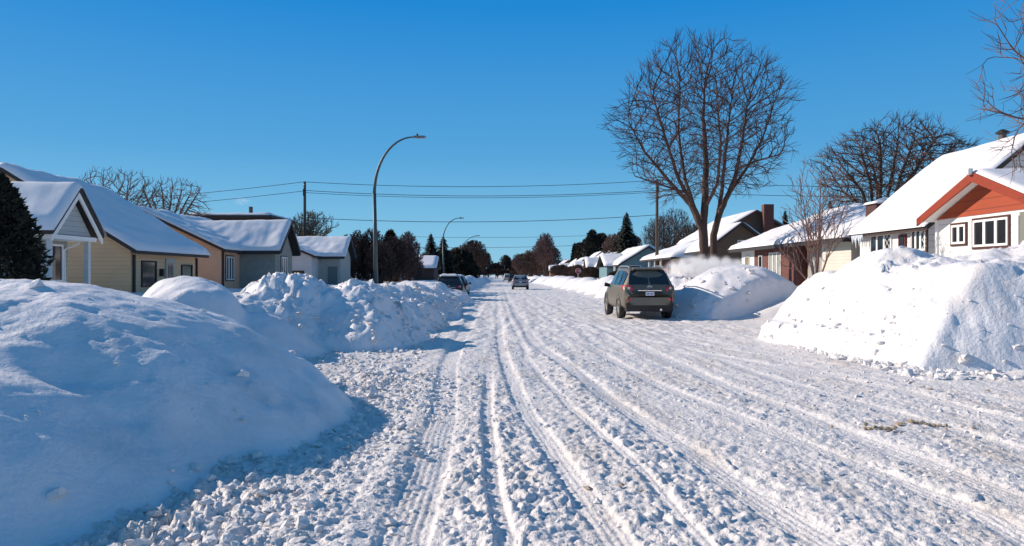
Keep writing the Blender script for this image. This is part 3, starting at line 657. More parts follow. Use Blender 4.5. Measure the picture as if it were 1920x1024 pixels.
def right_houses():
    # ---- white house with the orange gable
    X = 13.8; WX = 13.25; k = 1.38
    h = thing('white_house', (16.5, 23, .7), 'white sided house with an orange gable and a steep snow covered roof at right', 'house')
    WS = siding('white_siding', (.74, .72, .68), .2, dark=.55)
    y0, y1 = 24.1, 28.6; ze, zr = 3.3, 6.15; x1 = 20.4
    walls(h, X, x1, y0, y1, .4, ze, zr-.25, 'y', WS)
    rf = B(); roof_slab(rf, X-.3, x1+.3, y0-.5, y1+.25, ze-.1, zr, 'y', .18); rf.build('roof', mat('dark_brown_fascia', (.05, .03, .025), .6), h)
    snow_cap(h, X-.38, x1+.3, y0-.5, y1+.3, roofheight('g', X-.3, x1+.3, 0, 0, ze-.1, zr, 'y'), .17, 41, .12, .03)
    wy0, wy1 = 17.6, 22.87; we, wz = 3.05, 4.0
    # wing wall and orange gable above it
    B().box(WX, 19.5, wy0, 22.6, .4, 3.3).build('wing_wall', WS, h)
    om = mat('rust_orange_boards', (.50, .085, .02), .65, var=.12, scale=3)
    OG = siding('orange_boards', (.32, .045, .006), .27, dark=.4, var=.15)
    B().prism([(WX-.03, 17.75, 3.27), (WX-.03, 22.6, 3.27), (WX-.03, 20.2, 4.27)], (.3, 0, 0)).build('gable', OG, h)
    bx0 = 12.8; re, rz = 3.30, 4.38; ry0, ry1 = 17.55, 22.75
    rf = B(); roof_slab(rf, bx0, 19.5, ry0, ry1+.1, re, rz, 'x', .08); rf.build('wing_roof', WHITE, h)
    ba = B(); ym = (ry0+ry1+.1)/2
    for a, c in (((ry0, re), (ym, rz)), ((ry1+.1, re), (ym, rz))):
        ba.prism([(bx0-.05, a[0], a[1]+.02), (bx0-.05, c[0], c[1]+.02), (bx0-.05, c[0], c[1]-.25), (bx0-.05, a[0], a[1]-.2)], (.05, 0, 0))
    ba.build('barge_board', mat('rust_red_barge', (.25, .03, .007), .6), h)
    B().tube([(bx0-.1, ym, rz-.06), (bx0-.1, ym, rz+.1)], .09, 8).build('gable_lamp', WHITE, h)
    snow_cap(h, bx0-.02, 19.5, ry0-.05, ry1+.16, roofheight('g', 0, 0, ry0, ry1+.1, re, rz, 'x'), .13, 47, .1, .03, name='wing_roof_snow')
    win_x(h, WX, 21.2, 21.85, 2.5, 3.05, -1, n=2, trim=mat('maroon_trim', (.06, .018, .013), .6))
    win_x(h, WX, 19.42, 20.85, 2.38, 3.12, -1, n=3, trim=mat('maroon_trim', (0, 0, 0)))
    B().box(WX-.06, WX-.01, 18.0, 18.95, 1.2, 3.2).build('shutter', mat('grey_green_panel', (.17, .18, .15), .7), h)
    B().box(WX-.07, WX, 18.98, 19.05, .8, 3.12).build('corner_board', WHITE, h)
    B().box(WX-.05, WX+.02, 22.55, 22.65, .6, 3.25).build('corner_board', WHITE, h)
    win_x(h, X, 26.25, 27.75, 2.15, 3.08, -1, n=3, lattice=[(26.3, 26.75)])
    win_x(h, X, 24.15, 25.0, 2.4, 3.1, -1, n=3, lattice=[(24.1, 24.35)], trim=TRIM)
    dr = B().box(X-.06, X, 25.3, 25.75, .9, 2.98).build('door', mat('dark_red_door', (.10, .015, .015), .5), h)
    B().box(X-.075, X-.06, 25.38, 25.67, 2.3, 2.9).build('pane', GLASS, dr, origin=ORG[h.name])
    # near gable end above the wing: small window
    win_y(h, y0, 15.9, 17.4, 4.35, 4.75, n=3, trim=DARK)
    v = B().tube([(17.1, 25.4, 6.0), (17.1, 25.4, 6.42)], .13, 10).build('chimney', mat('flue_metal', (.12, .11, .11), .5, metal=.5), h)
    B().tube([(17.1, 25.4, 6.42), (17.1, 25.4, 6.46), (17.1, 25.4, 6.56)], [.22, .22, .05], 10).build('cap', DARK, v, origin=ORG[h.name])
    # icicles at the far eave corner
    ic = B()
    for i in range(7):
        L = .18+.5*random.random(); yy_ = y1-.1-i*.13
        ic.tube([(X-.33, yy_, ze-.2), (X-.33, yy_+.01, ze-.2-L*.5), (X-.33, yy_, ze-.2-L)], [.045, .028, .004], 6)
    im = mat('icicle_ice', (.75, .8, .85), .15, var=.05)
    ic.build('icicles', im, h, smooth=True)
    # ---- brick bungalow with hip roof
    X = 14.45
    h = thing('brick_bungalow', (18, 38, .7), 'dark red brick bungalow with a snowy hip roof behind the bare sapling', 'house')
    y0, y1 = 30.7, 44.6; x1 = 22.5; ze = 3.2
    b = B(); b.box(X+.5, x1, y0, y1, .4, ze-.03); b.build('wall', BRICKD, h)
    B().box(X, X+.497, y0, 33.4, .4, ze-.03).build('siding_panel', siding('cream_siding', (.60, .56, .48), .14, dark=.75), h)
    B().box(X, X+.497, 36.3, 42.3, .4, ze-.03).build('wall', BRICKD, h)
    B().box(X, X+.497, 42.4, y1, .4, ze-.03).build('siding_panel', WHITE, h)
    rf = B(); roof_slab(rf, X-.6, x1+.6, y0-.5, y1+.6, ze-.05, 5.15, 'y', .2, hip=4.0); rf.build('roof', DARK, h)
    snow_cap(h, X-.65, x1+.6, y0-.55, y1+.65, roofheight('h', X-.6, x1+.6, y0-.5, y1+.6, ze-.05, 5.15, 'y', hip=4.0), .2, 51, .16, .07)
    win_x(h, X, 43.1, 43.9, 1.3, 2.7, -1, n=1, frame=WHITE, pane=mat('amber_blind', (.20, .16, .08), .6))
    win_x(h, X, 41.0, 41.6, 1.7, 2.7, -1, n=1)
    win_x(h, X, 38.3, 40.0, 1.4, 2.8, -1, n=3, pane=CURT)
    dr = B().box(X+.36, X+.5, 34.3, 35.9, .6, 2.9).build('door', mat('pale_door', (.33, .30, .26), .6, var=.3, scale=4), h)
    B().box(X+.34, X+.36, 34.6, 35.6, 1.5, 2.6).build('pane', CURT, dr, origin=ORG[h.name])
    B().tube([(X+.1, 33.6, .5), (X+.1, 33.6, 3.1)], .05, 8).build('downpipe', WHITE, h)
    B().box(X-.75, X, 37.9, 40.3, .9, 1.15).build('planter', mat('planter_wood', (.2, .09, .05), .8), h)
    # ---- brown chimney block with cap between the two
    h = thing('brown_chimney_house', (16.6, 29.9, .7), 'tall dark brown boarded stack with snow on top, left of the steep white roof', 'building')
    B().box(14.75, 16.6, 29.25, 30.1, .4, 4.4).build('wall', siding('dark_brown_boards', (.075, .025, .02), .3, vertical=True), h)
    snow_cap(h, 14.65, 16.7, 29.15, 30.2, lambda X_, Y_: X_*0+4.41, .13, 9, .08, .03)
    B().tube([(16.0, 29.7, 4.4), (16.0, 29.7, 4.75)], .12, 8).build('flue', GALV, h)
    # ---- olive brick gable house with chimney, behind the maple
    h = thing('olive_gable_house', (17.5, 52, .7), 'olive brown brick house with a plain gable end and tall chimney behind the maple', 'house')
    x0, x1, y0, y1 = 13.7, 17.9, 49, 53.5
    walls(h, x0, x1, y0, y1, .4, 3.3, 5.0, 'y', BRICKO)
    rf = B(); roof_slab(rf, x0-.4, x1+.4, y0-.4, y1+.4, 3.2, 5.1, 'y', .18); rf.build('roof', DARK, h)
    snow_cap(h, x0-.4, x1+.4, y0-.4, y1+.4, roofheight('g', x0-.4, x1+.4, 0, 0, 3.2, 5.1, 'y'), .18, 61, .2, .05)
    win_y(h, y0, 15.6, 16.05, 3.45, 3.9, n=1)
    win_y(h, y0, 16.2, 17.0, .9, 1.9, n=1)
    h = thing('back_gable_house', (22, 66, .7), 'farther brown gabled house peeping over the olive brick one, with a brick chimney', 'house')
    walls(h, 17.5, 25, 62, 72, .4, 4.6, 6.9, 'y', BRICKO)
    rf = B(); roof_slab(rf, 17.1, 25.4, 61.6, 72.4, 4.6, 7.0, 'y', .2); rf.build('roof', TRIM, h)
    snow_cap(h, 17.1, 25.4, 61.7, 72.4, roofheight('g', 17.1, 25.4, 0, 0, 4.6, 7.0, 'y'), .18, 62, .3, .05)
    B().box(21.6, 22.4, 61.0, 61.6, 3.5, 7.4).build('chimney', BRICKD, h)
    # ---- brick and yellow porch house left of the maple
    h = thing('porch_bungalow', (17, 66, .7), 'red brick and yellow bungalow with a white porch between the blue house and maple', 'house')
    B().box(14.9, 22, 60, 72, .4, 3.1).build('wall', BRICKD, h)
    B().box(14.5, 14.9-.003, 60, 63.2, .4, 3.0).build('siding_panel', mat('yellow_brick', (.45, .33, .16), .8, var=.2), h)
    rf = B(); roof_slab(rf, 13.6, 23, 59.4, 72.6, 3.05, 5.0, 'y', .18, hip=3.5); rf.build('roof', DARK, h)
    snow_cap(h, 13.55, 23, 59.4, 72.6, roofheight('h', 13.6, 23, 59.4, 72.6, 3.05, 5.0, 'y', hip=3.5), .2, 65, .25, .06)
    for yy_ in (64.2, 66.6, 69.2): B().box(13.8, 13.95, yy_, yy_+.15, .6, 2.9).build('porch_post', WHITE, h)
    win_x(h, 14.5, 60.7, 62.5, 1.2, 2.5, -1, n=2, pane=CURT)
    win_x(h, 14.9, 64.8, 66.2, 1.2, 2.6, -1, n=2)
    # ---- teal house
    h = thing('teal_house', (16, 92, .7), 'teal blue house with a wide gable end and one small white window', 'house')
    x0, x1, y0, y1 = 14.4, 20.6, 88, 100
    TS = siding('teal_siding', (.13, .24, .27), .2, dark=.8)
    walls(h, x0, x1, y0, y1, .3, 3.0, 4.95, 'y', TS)
    rf = B(); roof_slab(rf, x0-.5, x1+.5, y0-.5, y1+.5, 2.85, 5.05, 'y', .2); rf.build('roof', DARK, h)
    snow_cap(h, x0-.55, x1+.5, y0-.5, y1+.5, roofheight('g', x0-.5, x1+.5, 0, 0, 2.85, 5.05, 'y'), .3, 71, .25, .06)
    B().box(13.2, 14.4-.003, 92, 99, .3, 2.6).build('porch_wall', TS, h)
    rf = B(); roof_slab(rf, 12.8, 16.4, 91.5, 99.5, 2.7, 4.2, 'x', .15); rf.build('porch_roof', DARK, h)
    snow_cap(h, 12.8, 15.8, 91.5, 99.5, roofheight('g', 0, 0, 91.5, 99.5, 2.7, 4.2, 'x'), .25, 72, .25, .05, name='porch_roof_snow')
    for yy_ in (90.6, 91.4): B().box(13.9, 14.1, yy_, yy_+.25, .3, 2.7).build('porch_post', WHITE, h)
    win_y(h, y0, 15.3, 16.6, 1.75, 2.75, n=1)
    # ---- row of distant houses on the right
    wm = [mat('far_white_wall', (.42, .38, .33), .8), mat('far_brick_wall', (.20, .08, .05), .9), mat('far_ochre_wall', (.35, .22, .10), .9), mat('far_grey_wall', (.28, .27, .25), .9)]
    desc = ['white walled', 'red brick', 'ochre', 'grey brown', 'white walled', 'red brick', 'ochre', 'grey']
    for i in range(8):
        y0 = 106+i*13.5; xx = 14.0+(i % 3)*.5; hh = 4.9+(i*37 % 5)*.25
        h = thing('far_house', (xx+3, y0+4, .7), desc[i]+' house with a snow laden roof, '+ORDN[i]+' beyond the teal house', 'house', 'far houses beyond the teal house')
        w_ = wm[(i % 4)]
        walls(h, xx, xx+6.4, y0, y0+8, .3, 2.9, hh-.2, 'y', w_)
        rf = B(); roof_slab(rf, xx-.4, xx+6.8, y0-.4, y0+8.4, 2.8, hh, 'y', .2); rf.build('roof', TRIM, h)
        snow_cap(h, xx-.45, xx+6.8, y0-.4, y0+8.4, roofheight('g', xx-.4, xx+6.8, 0, 0, 2.8, hh, 'y'), .3, 80+i, .35, .08)
        if i % 2 == 0:
            walls(h, xx-1.2, xx-.003, y0+2, y0+5.5, .3, 2.7, 3.9, 'x', w_, 'porch_wall')
            rf = B(); roof_slab(rf, xx-1.5, xx+1, y0+1.7, y0+5.8, 2.6, 4.1, 'x', .15); rf.build('porch_roof', TRIM, h)
            snow_cap(h, xx-1.55, xx+1, y0+1.7, y0+5.8, roofheight('g', 0, 0, y0+1.7, y0+5.8, 2.6, 4.1, 'x'), .3, 90+i, .25, .06, name='porch_roof_snow')
        win_y(h, y0, xx+1.2, xx+2.3, 1.3, 2.4, n=1); win_x(h, xx-1.2 if i % 2 == 0 else xx, y0+2.8, y0+4.6, 1.3, 2.3, -1, n=2)
right_houses()

# ------------------------------------------------------------ street lamps, poles, wires, signs
def lamp_curved():
    t = thing('street_lamp', (-6.5, 39.2, .3), 'nearest tall grey street lamp with a curved arm, left of the road', 'street lamp', 'street lamps along the left side')
    z0 = 0; pts = [(0, 0, 0), (-.03, 0, 3), (-.08, 0, 5.6)]; rs = [.13, .11, .09]
    # quarter-like sweep from the pole top to the luminaire
    for i in range(1, 15):
        a = R(90)*i/14; pts.append((-.08+2.05*(1-math.cos(a)), 0, 5.6+2.95*math.sin(a)**1.0)); rs.append(.088-.0036*i)
    o = B().tube([(p[0]-6.5, p[1]+39.2, p[2]+.3) for p in pts[:3]], rs[:3], 10).build('pole', GALV, t, smooth=True)
    o = B().tube([(p[0]-6.5, p[1]+39.2, p[2]+.3) for p in pts[2:]], rs[2:], 10).build('arm', GALV, t, smooth=True)
    bx, by, bz = -6.5+1.95, 39.2, .3+8.55
    hd = B(); n = 8
    hd.hexa([(bx, by-.08, bz-.05), (bx+.72, by-.1, bz-.02), (bx+.72, by+.1, bz-.02), (bx, by+.08, bz-.05)], [(bx, by-.06, bz+.07), (bx+.6, by-.07, bz+.07), (bx+.6, by+.07, bz+.07), (bx, by+.06, bz+.07)])
    hd.build('lamp_head', mat('lamp_head_grey', (.20, .21, .22), .5), t, bevel=.02)
    B().box(bx+.15, bx+.6, by-.07, by+.07, bz-.075, bz-.053).build('lens', mat('lamp_lens', (.55, .5, .42), .3), t)
    B().tube([(bx+.22, by, bz+.07), (bx+.22, by, bz+.17)], .05, 8).build('photocell', DARK, t)
    B().tube([(-6.5, 39.2, .3), (-6.5, 39.2, .5)], .19, 12).build('base', GALV, t)
    return t
L1 = lamp_curved()
copy_tree(L1, (-7.15, 95, .3), label='second street lamp with a curved arm, beside the two spruces')
def lamp_straight():
    t = thing('street_lamp', (-7.2, 136, .3), 'wooden pole street lamp just beyond the second curved lamp', 'street lamp', 'street lamps along the left side')
    B().tube([(-7.2, 136, .3), (-7.2, 136, 7.1)], [.17, .13], 8).build('pole', WOODP, t, smooth=True)
    B().tube([(-7.2, 136, 6.7), (-6.2, 136, 7.8), (-5.2, 136, 8.5), (-4.3, 136, 8.75)], .06, 6).build('arm', GALV, t)
    B().hexa([(-4.4, 135.85, 8.68), (-3.5, 135.85, 8.72), (-3.5, 136.15, 8.72), (-4.4, 136.15, 8.68)], [(-4.4, 135.9, 8.84), (-3.7, 135.9, 8.84), (-3.7, 136.1, 8.84), (-4.4, 136.1, 8.84)]).build('lamp_head', mat('lamp_head_grey', (0, 0, 0)), t)
    return t
L3 = lamp_straight()
copy_tree(L3, (-7.1, 188, .3), label='fourth street lamp away, smaller, at the edge of the far left trees')
copy_tree(L3, (-7.1, 250, .3), label='farthest street lamp, tiny, over the far left trees')

def utility(x, y, h, label):
    t = thing('utility_pole', (x, y, .4), label, 'utility pole', 'wooden utility poles across the street')
    B().tube([(x, y, .4), (x, y, h)], [.17, .12], 8).build('pole', WOODP, t, smooth=True)
    B().box(x-.1, x+.1, y-.25, y-.12, h-1.3, h-.7).build('bracket', DARK, t)
    for z in (h-.3, h-1.0, h-1.25):
        B().tube([(x, y-.12, z), (x, y-.2, z), (x, y-.2, z+.14)], [.03, .05, .03], 6).build('insulator', mat('insulator', (.3, .28, .26), .4), t)
    return t
UP1 = (-17.5, 67, 10.0); UP2 = (13.9, 66, 10.1)
utility(*UP1, 'tall wooden utility pole behind the tan brick and white houses at left')
utility(*UP2, 'tall wooden utility pole behind the left branches of the big maple')
WIRE = mat('black_cable', (.03, .03, .035), .5)
def wire(a, b_, sag, r, label, n=24):
    pts = []
    for i in range(n+1):
        s = i/n; pts.append((a[0]+(b_[0]-a[0])*s, a[1]+(b_[1]-a[1])*s, a[2]+(b_[2]-a[2])*s-4*sag*s*(1-s)))
    o = B().tube(pts, r, 4).build('overhead_wire', WIRE, None, origin=a)
    tag(o, label, 'wire', 'overhead wires')
x1_, y1_, h1 = UP1; x2_, y2_, h2 = UP2
Z = lambda py, Y_: CH+(HY-py)/F*Y_
wire((x1_, y1_-.2, Z(341, 66.8)), (x2_, y2_-.2, Z(338, 65.8)), .5, .022, 'highest wire between the two wooden utility poles')
wire((x1_, y1_-.2, Z(357, 66.8)), (x2_, y2_-.2, Z(357, 65.8)), .5, .024, 'upper line of the wire pair strung between the two utility poles')
wire((x1_, y1_-.2, Z(361, 66.8)), (x2_, y2_-.2, Z(360, 65.8)), .5, .02, 'lower line of the wire pair strung between the two utility poles')
wire((x1_, y1_-.2, Z(408, 66.8)), (x2_, y2_-.2, Z(403, 65.8)), .5, .025, 'thicker low wire crossing the street above the second curved lamp')
wire((x1_, y1_-.2, Z(341, 66.8)), (-46, 66, Z(385, 66)), .4, .022, 'highest wire running off left from the left utility pole')
wire((x1_, y1_-.2, Z(358, 66.8)), (-46, 66, Z(400, 66)), .4, .022, 'lower wire running off left from the left utility pole')
wire((x2_, y2_-.2, Z(338, 65.8)), (46, 66, Z(345, 66)), .4, .022, 'highest wire running off right from the right utility pole')
wire((x2_, y2_-.2, Z(358, 65.8)), (46, 66, Z(362, 66)), .4, .022, 'lower wire running off right from the right utility pole')
wire((-21, 150, Z(443, 150)), (27, 150, Z(438, 150)), .5, .03, 'faint upper wire crossing the street far away')
wire((-21, 150, Z(463, 150)), (27, 150, Z(455, 150)), .5, .035, 'low wire crossing the street far away, under the faint one')

def stop_sign(x, y, z):
    t = thing('stop_sign', (x, y, .3), 'red octagonal stop sign on a post before the far right houses', 'sign')
    r = .40; P = [(x+r*math.cos(R(22.5+45*i)), y, z+r*math.sin(R(22.5+45*i))) for i in range(8)]
    B().prism(P, (0, .02, 0)).build('sign_plate', mat('sign_red', (.50, .02, .03), .4, var=.05), t)
    rim = B()
    for i in range(8):
        a, c = P[i], P[(i+1) % 8]; q = lambda p, s: (x+(p[0]-x)*s, y-.006, z+(p[2]-z)*s)
        rim.prism([q(a, .98), q(c, .98), q(c, .9), q(a, .9)], (0, -.006, 0))
    rim.build('border', WHITE, t)
    cu = bpy.data.curves.new('lettering', 'FONT'); cu.body = 'STOP'; cu.size = .33; cu.align_x = 'CENTER'; cu.align_y = 'CENTER'; cu.extrude = .004
    cu.materials.append(WHITE); lo = bpy.data.objects.new('lettering', cu); sc.collection.objects.link(lo); lo.parent = t
    lo.rotation_euler = (R(90), 0, 0); lo.location = (0, -.012, z-.3)
    bpy.context.view_layer.update(); me = bpy.data.meshes.new_from_object(lo.evaluated_get(bpy.context.evaluated_depsgraph_get())); lm = bpy.data.objects.new('lettering', me); sc.collection.objects.link(lm); lm.parent = t; lm.rotation_euler = (R(90), 0, 0); lm.location = (0, -.012, z-.3); bpy.data.objects.remove(lo); lm.name = 'lettering'
    B().box(x-.04, x+.04, y+.025, y+.08, .2, z+.3).build('post', WHITE, t)
stop_sign((1084-VX)/F*100, 100, Z(508, 100))

# ------------------------------------------------------------ cars
def loft_car(t, st, m, wb):
    # st: stations (y, zbottom, half width low, z belt, half width belt, z top, half width top)
    b = B(); ring = []
    for (y, zb, wl, zbelt, wbelt, zt, wt) in st:
        half_ = [(0, zb), (wl*.86, zb), (wl, zb+.12), (wl+.015, (zb+zbelt)/2), (wbelt, zbelt-.06), (wbelt-.02, zbelt), (wt, zt-.05), (wt-.06, zt-.012), (wt*.5, zt+.012), (0, zt+.018)]
        ring.append([(x, y, z) for x, z in half_]+[(-x, y, z) for x, z in half_[-2:0:-1]])
    n = len(ring[0])
    for r in ring: b.v += r
    for i in range(len(ring)-1):
        for j in range(n): b.f.append((i*n+j, i*n+(j+1) % n, (i+1)*n+(j+1) % n, (i+1)*n+j))
    b.f.append(tuple(range(n))[::-1][::-1]); b.f.append(tuple((len(ring)-1)*n+j for j in range(n))[::-1])
    return b.build('body', m, t, origin=(0, 0, 0), smooth=True)
TYRE = mat('tyre_rubber', (.02, .02, .02), .85)
RIM = mat('rim_metal', (.22, .20, .17), .5, metal=.4)
BLK = mat('black_plastic', (.02, .02, .022), .55)
CGLASS = mat('car_glass', (.012, .014, .016), .06, spec=.8, var=.3)
CHROME = mat('chrome', (.6, .6, .6), .2, metal=.9)
def paint(name, c, rough=.32, metal=.35): return mat(name, c, rough, metal, .5, .06, 2)
LAMPR = mat('tail_lamp_red', (.72, .02, .05), .22, spec=.7, var=.1)
LAMPW = mat('lamp_clear', (.65, .55, .55), .2)
def car(name, loc, rz, label, m, kind='suv', group=None, snowy=False):
    t = thing(name, loc, label, 'car', group, rz); ORG[t.name] = (0, 0, 0); O = (0, 0, 0)
    H = {'suv': 1.66, 'hatch': 1.58, 'van': 1.95, 'sedan': 1.42}[kind]; k = (H-1.06)/.62
    zt = lambda z: 1.06+(z-1.06)*k if z > 1.06 else z
    L = 2.34
    st = [(-L, .50, .76, .72, .80, .80, .70), (-L+.05, .36, .86, .92, .89, .98, .80), (-L+.12, .33, .90, 1.02, .915, 1.10, .79), (-L+.22, .32, .925, 1.05, .925, zt(1.25), .74),
          (-L+.36, .32, .93, 1.06, .93, zt(1.46), .69), (-L+.52, .32, .935, 1.06, .935, zt(1.63), .655), (-L+.75, .32, .94, 1.06, .94, zt(1.675), .655), (-1.0, .30, .945, 1.05, .945, zt(1.70), .665), (-.2, .30, .945, 1.03, .945, zt(1.70), .67),
          (.45, .30, .945, 1.01, .94, zt(1.64), .66), (.85, .30, .94, 1.0, .93, zt(1.45), .68), (1.30, .30, .93, .99, .91, 1.10, .76), (1.45, .3, .92, .97, .90, 1.02, .78), (2.0, .32, .88, .88, .84, .92, .70), (2.25, .36, .80, .74, .74, .78, .6), (2.36, .42, .68, .60, .62, .64, .5)]
    if kind == 'van': st[10] = (1.1, .3, .94, 1.0, .93, zt(1.5), .68); st[11] = (1.6, .3, .93, .99, .91, 1.10, .76); st[12] = (1.75, .3, .92, .97, .9, 1.02, .76)
    body = loft_car(t, st, m, 0)
    # rear window: follows the tailgate slope
    def quad(name_, P, mm, th=.012, parent=t, bev=0):
        a, b_, c_ = Vector(P[0]), Vector(P[1]), Vector(P[2]); n_ = (b_-a).cross(c_-a).normalized()*th
        return B().prism(P, n_).build(name_, mm, parent, origin=O, bevel=bev)
    zr0, zr1 = 1.12, zt(1.60)
    ya = lambda z: np.interp(z, [1.0, 1.10, zt(1.25), zt(1.46), zt(1.63)], [-L+.05, -L+.12, -L+.22, -L+.36, -L+.52])-.012
    P = [(-.73, ya(zr0), zr0), (.73, ya(zr0), zr0), (.70, ya(zt(1.35)), zt(1.35)), (.60, ya(zr1), zr1), (-.60, ya(zr1), zr1), (-.70, ya(zt(1.35)), zt(1.35))]
    b = B(); n = len(P); b.add(P+[(p[0], p[1]+.05, p[2]) for p in P], [(0, 1, 2, 5), (5, 2, 3, 4), tuple(range(6, 12))[::-1]]+[(i, n+i, n+(i+1) % n, (i+1) % n) for i in range(n)])
    b.build('rear_window', CGLASS, t, origin=O)
    # side glass and pillars
    for s in (-1, 1):
        for (a, c) in ((-1.95, -1.38), (-1.28, -.42), (-.34, .62)):
            def xw(y, z):
                wb_ = np.interp(y, [q[0] for q in st], [q[4] for q in st])-.02; wt_ = np.interp(y, [q[0] for q in st], [q[6] for q in st]); zt_ = np.interp(y, [q[0] for q in st], [q[5] for q in st])-.05
                zb_ = np.interp(y, [q[0] for q in st], [q[3] for q in st]); f = min(1, max(0, (z-zb_)/max(.05, zt_-zb_))); return s*(wb_+(wt_-wb_)*f+.012)
            def ztop(y): return np.interp(y, [q[0] for q in st], [q[5] for q in st])-.1
            P = [(xw(a, 1.1), a, 1.1), (xw(c, 1.09), c, 1.09), (xw(c-.02, ztop(c)), c-.02, ztop(c)), (xw(a+.08, ztop(a+.1)), a+.08, ztop(a+.1))]
            if s > 0: P = P[::-1]
            quad('side_window', P[::-1], CGLASS, .01)
    # windscreen
    zf = np.interp(.5, [q[0] for q in st], [q[5] for q in st])
    y_a, y_b = (1.27, .50) if kind != 'van' else (1.57, .8)
    P = [(-.74, y_a+.02, 1.12), (-.6, y_b, zf-.02), (.6, y_b, zf-.02), (.74, y_a+.02, 1.12)]; quad('windscreen', P, CGLASS, .03)
    # rear lamps, wrap around the corners
    for s in (-1, 1):
        P = [(s*.56, -L+.03, .90), (s*.93, -L+.20, .90), (s*.955, -L+.42, 1.0), (s*.95, -L+.40, 1.08), (s*.82, -L+.14, 1.10), (s*.64, -L+.09, 1.06)]
        q = [(p[0]*1.0, p[1]-.035, p[2]) for p in P]; b = B(); n = 6
        pts = [(x*.985, y+.09, z) for x, y, z in P]
        b.add(q+pts, [tuple(range(n)) if s > 0 else tuple(range(n))[::-1], tuple(range(n, 2*n))[::-1] if s > 0 else tuple(range(n, 2*n))]+[(i, n+i, n+(i+1) % n, (i+1) % n) for i in range(n)])
        tl = b.build('tail_light', LAMPR, t, origin=O)
        if kind in ('suv', 'hatch'):
            B().tube([(s*.74, -L+.065, 1.0), (s*.74, -L+.02, 1.0)], .045, 10).build('reversing_lamp', LAMPW, tl, origin=O)
        B().hexa([(s*.66, -L-.025, .60), (s*.86, -L+.03, .60), (s*.86, -L+.1, .60), (s*.66, -L+.03, .60)], [(s*.66, -L-.02, .68), (s*.86, -L+.035, .69), (s*.86, -L+.1, .69), (s*.66, -L+.03, .68)]).build('reflector', LAMPR, t, origin=O)
    # bumper, black valance, plate recess
    bm = B(); xs_ = [-.90, -.7, 0, .7, .90]; ys_ = [-L+.22, -L-.02, -L-.07, -L-.02, -L+.22]
    for i in range(4):
        bm.hexa([(xs_[i], ys_[i], .45), (xs_[i+1], ys_[i+1], .45), (xs_[i+1], ys_[i+1]+.12, .45), (xs_[i], ys_[i]+.12, .45)], [(xs_[i], ys_[i]+.01, .70), (xs_[i+1], ys_[i+1]+.01, .70), (xs_[i+1], ys_[i+1]+.12, .72), (xs_[i], ys_[i]+.12, .72)])
    bm.build('bumper', m, t, origin=O)
    B().hexa([(-.82, -L+.03, .24), (.82, -L+.03, .24), (.82, -L+.4, .24), (-.82, -L+.4, .24)], [(-.86, -L-.03, .50), (.86, -L-.03, .50), (.86, -L+.4, .50), (-.86, -L+.4, .50)]).build('valance', BLK, t, origin=O)
    B().hexa([(-.34, -L-.0, .74), (.34, -L-.0, .74), (.34, -L+.1, .74), (-.34, -L+.1, .74)], [(-.40, -L+.03, .90), (.40, -L+.03, .90), (.40, -L+.1, .90), (-.40, -L+.1, .90)]).build('plate_recess', BLK, t, origin=O)
    pl = B().box(-.155, .155, -L-.02, -L-.006, .76, .88).build('number_plate', mat('plate_white', (.72, .72, .76), .4), t, origin=O)
    ch = B()
    for i, (dx, w_) in enumerate(((-.11, .02), (-.07, .025), (-.035, .018), (.03, .022), (.065, .018), (.105, .024))):
        ch.box(dx-w_/2, dx+w_/2, -L-.024, -L-.0203, .79, .845)
    ch.build('plate_characters', mat('plate_blue', (.05, .08, .3), .4), pl, origin=O)
    # oval emblem with a slanted bar, chrome strip
    em = B(); N = 16
    pe = [(.075*math.cos(2*math.pi*i/N), -L+.035, 1.035+.038*math.sin(2*math.pi*i/N)) for i in range(N+1)]; em.tube(pe, .008, 5)
    em.tube([(-.03, -L+.03, 1.01), (-.018, -L+.03, 1.06)], .007, 4); em.tube([(.018, -L+.03, 1.01), (.03, -L+.03, 1.06)], .007, 4); em.tube([(-.025, -L+.03, 1.03), (.025, -L+.03, 1.04)], .007, 4)
    em.build('emblem', CHROME, t, origin=O)
    B().box(-.42, .42, -L-.005, -L+.03, .91, .935).build('chrome_strip', CHROME, t, origin=O)
    # wheels
    for (sx, sy) in ((-1, -1.32), (1, -1.32), (-1, 1.35), (1, 1.35)):
        cx = sx*.82; r = .36
        wh = B().tube([(cx-.12, sy, r), (cx-.105, sy, r), (cx+.105, sy, r), (cx+.12, sy, r)], [r*.9, r, r, r*.9], 24).build('wheel', TYRE, t, origin=O, smooth=False)
        rm = B(); xo = cx+sx*.122; rm.tube([(xo-.004*sx, sy, r), (xo+.004*sx, sy, r)], .07, 12)
        for a in range(6):
            an = a*math.pi/3; rm.tube([(xo, sy, r), (xo, sy+.23*math.cos(an), r+.23*math.sin(an))], .026, 5)
        N = 20; rm.tube([(xo, sy+.235*math.cos(2*math.pi*i/N), r+.235*math.sin(2*math.pi*i/N)) for i in range(N+1)], .018, 5)
        rm.build('rim', RIM, wh, origin=O)
        ar = B(); xa_ = sx*.945
        for i in range(12):
            a0, a1 = math.pi*i/12, math.pi*(i+1)/12; ro, ri = .46, .40; w0, w1 = sx*.90, sx*.965
            P = [(w0, sy+ri*math.cos(a0), r+ri*math.sin(a0)), (w0, sy+ro*math.cos(a0), r+ro*math.sin(a0)), (w0, sy+ro*math.cos(a1), r+ro*math.sin(a1)), (w0, sy+ri*math.cos(a1), r+ri*math.sin(a1))]
            ar.prism(P, (w1-w0, 0, 0))
        ar.build('wheel_arch', m, t, origin=O)
        B().tube([(sx*.955, sy, r), (sx*.80, sy, r)], [.405, .405], 20).build('wheel_well', BLK, t, origin=O)
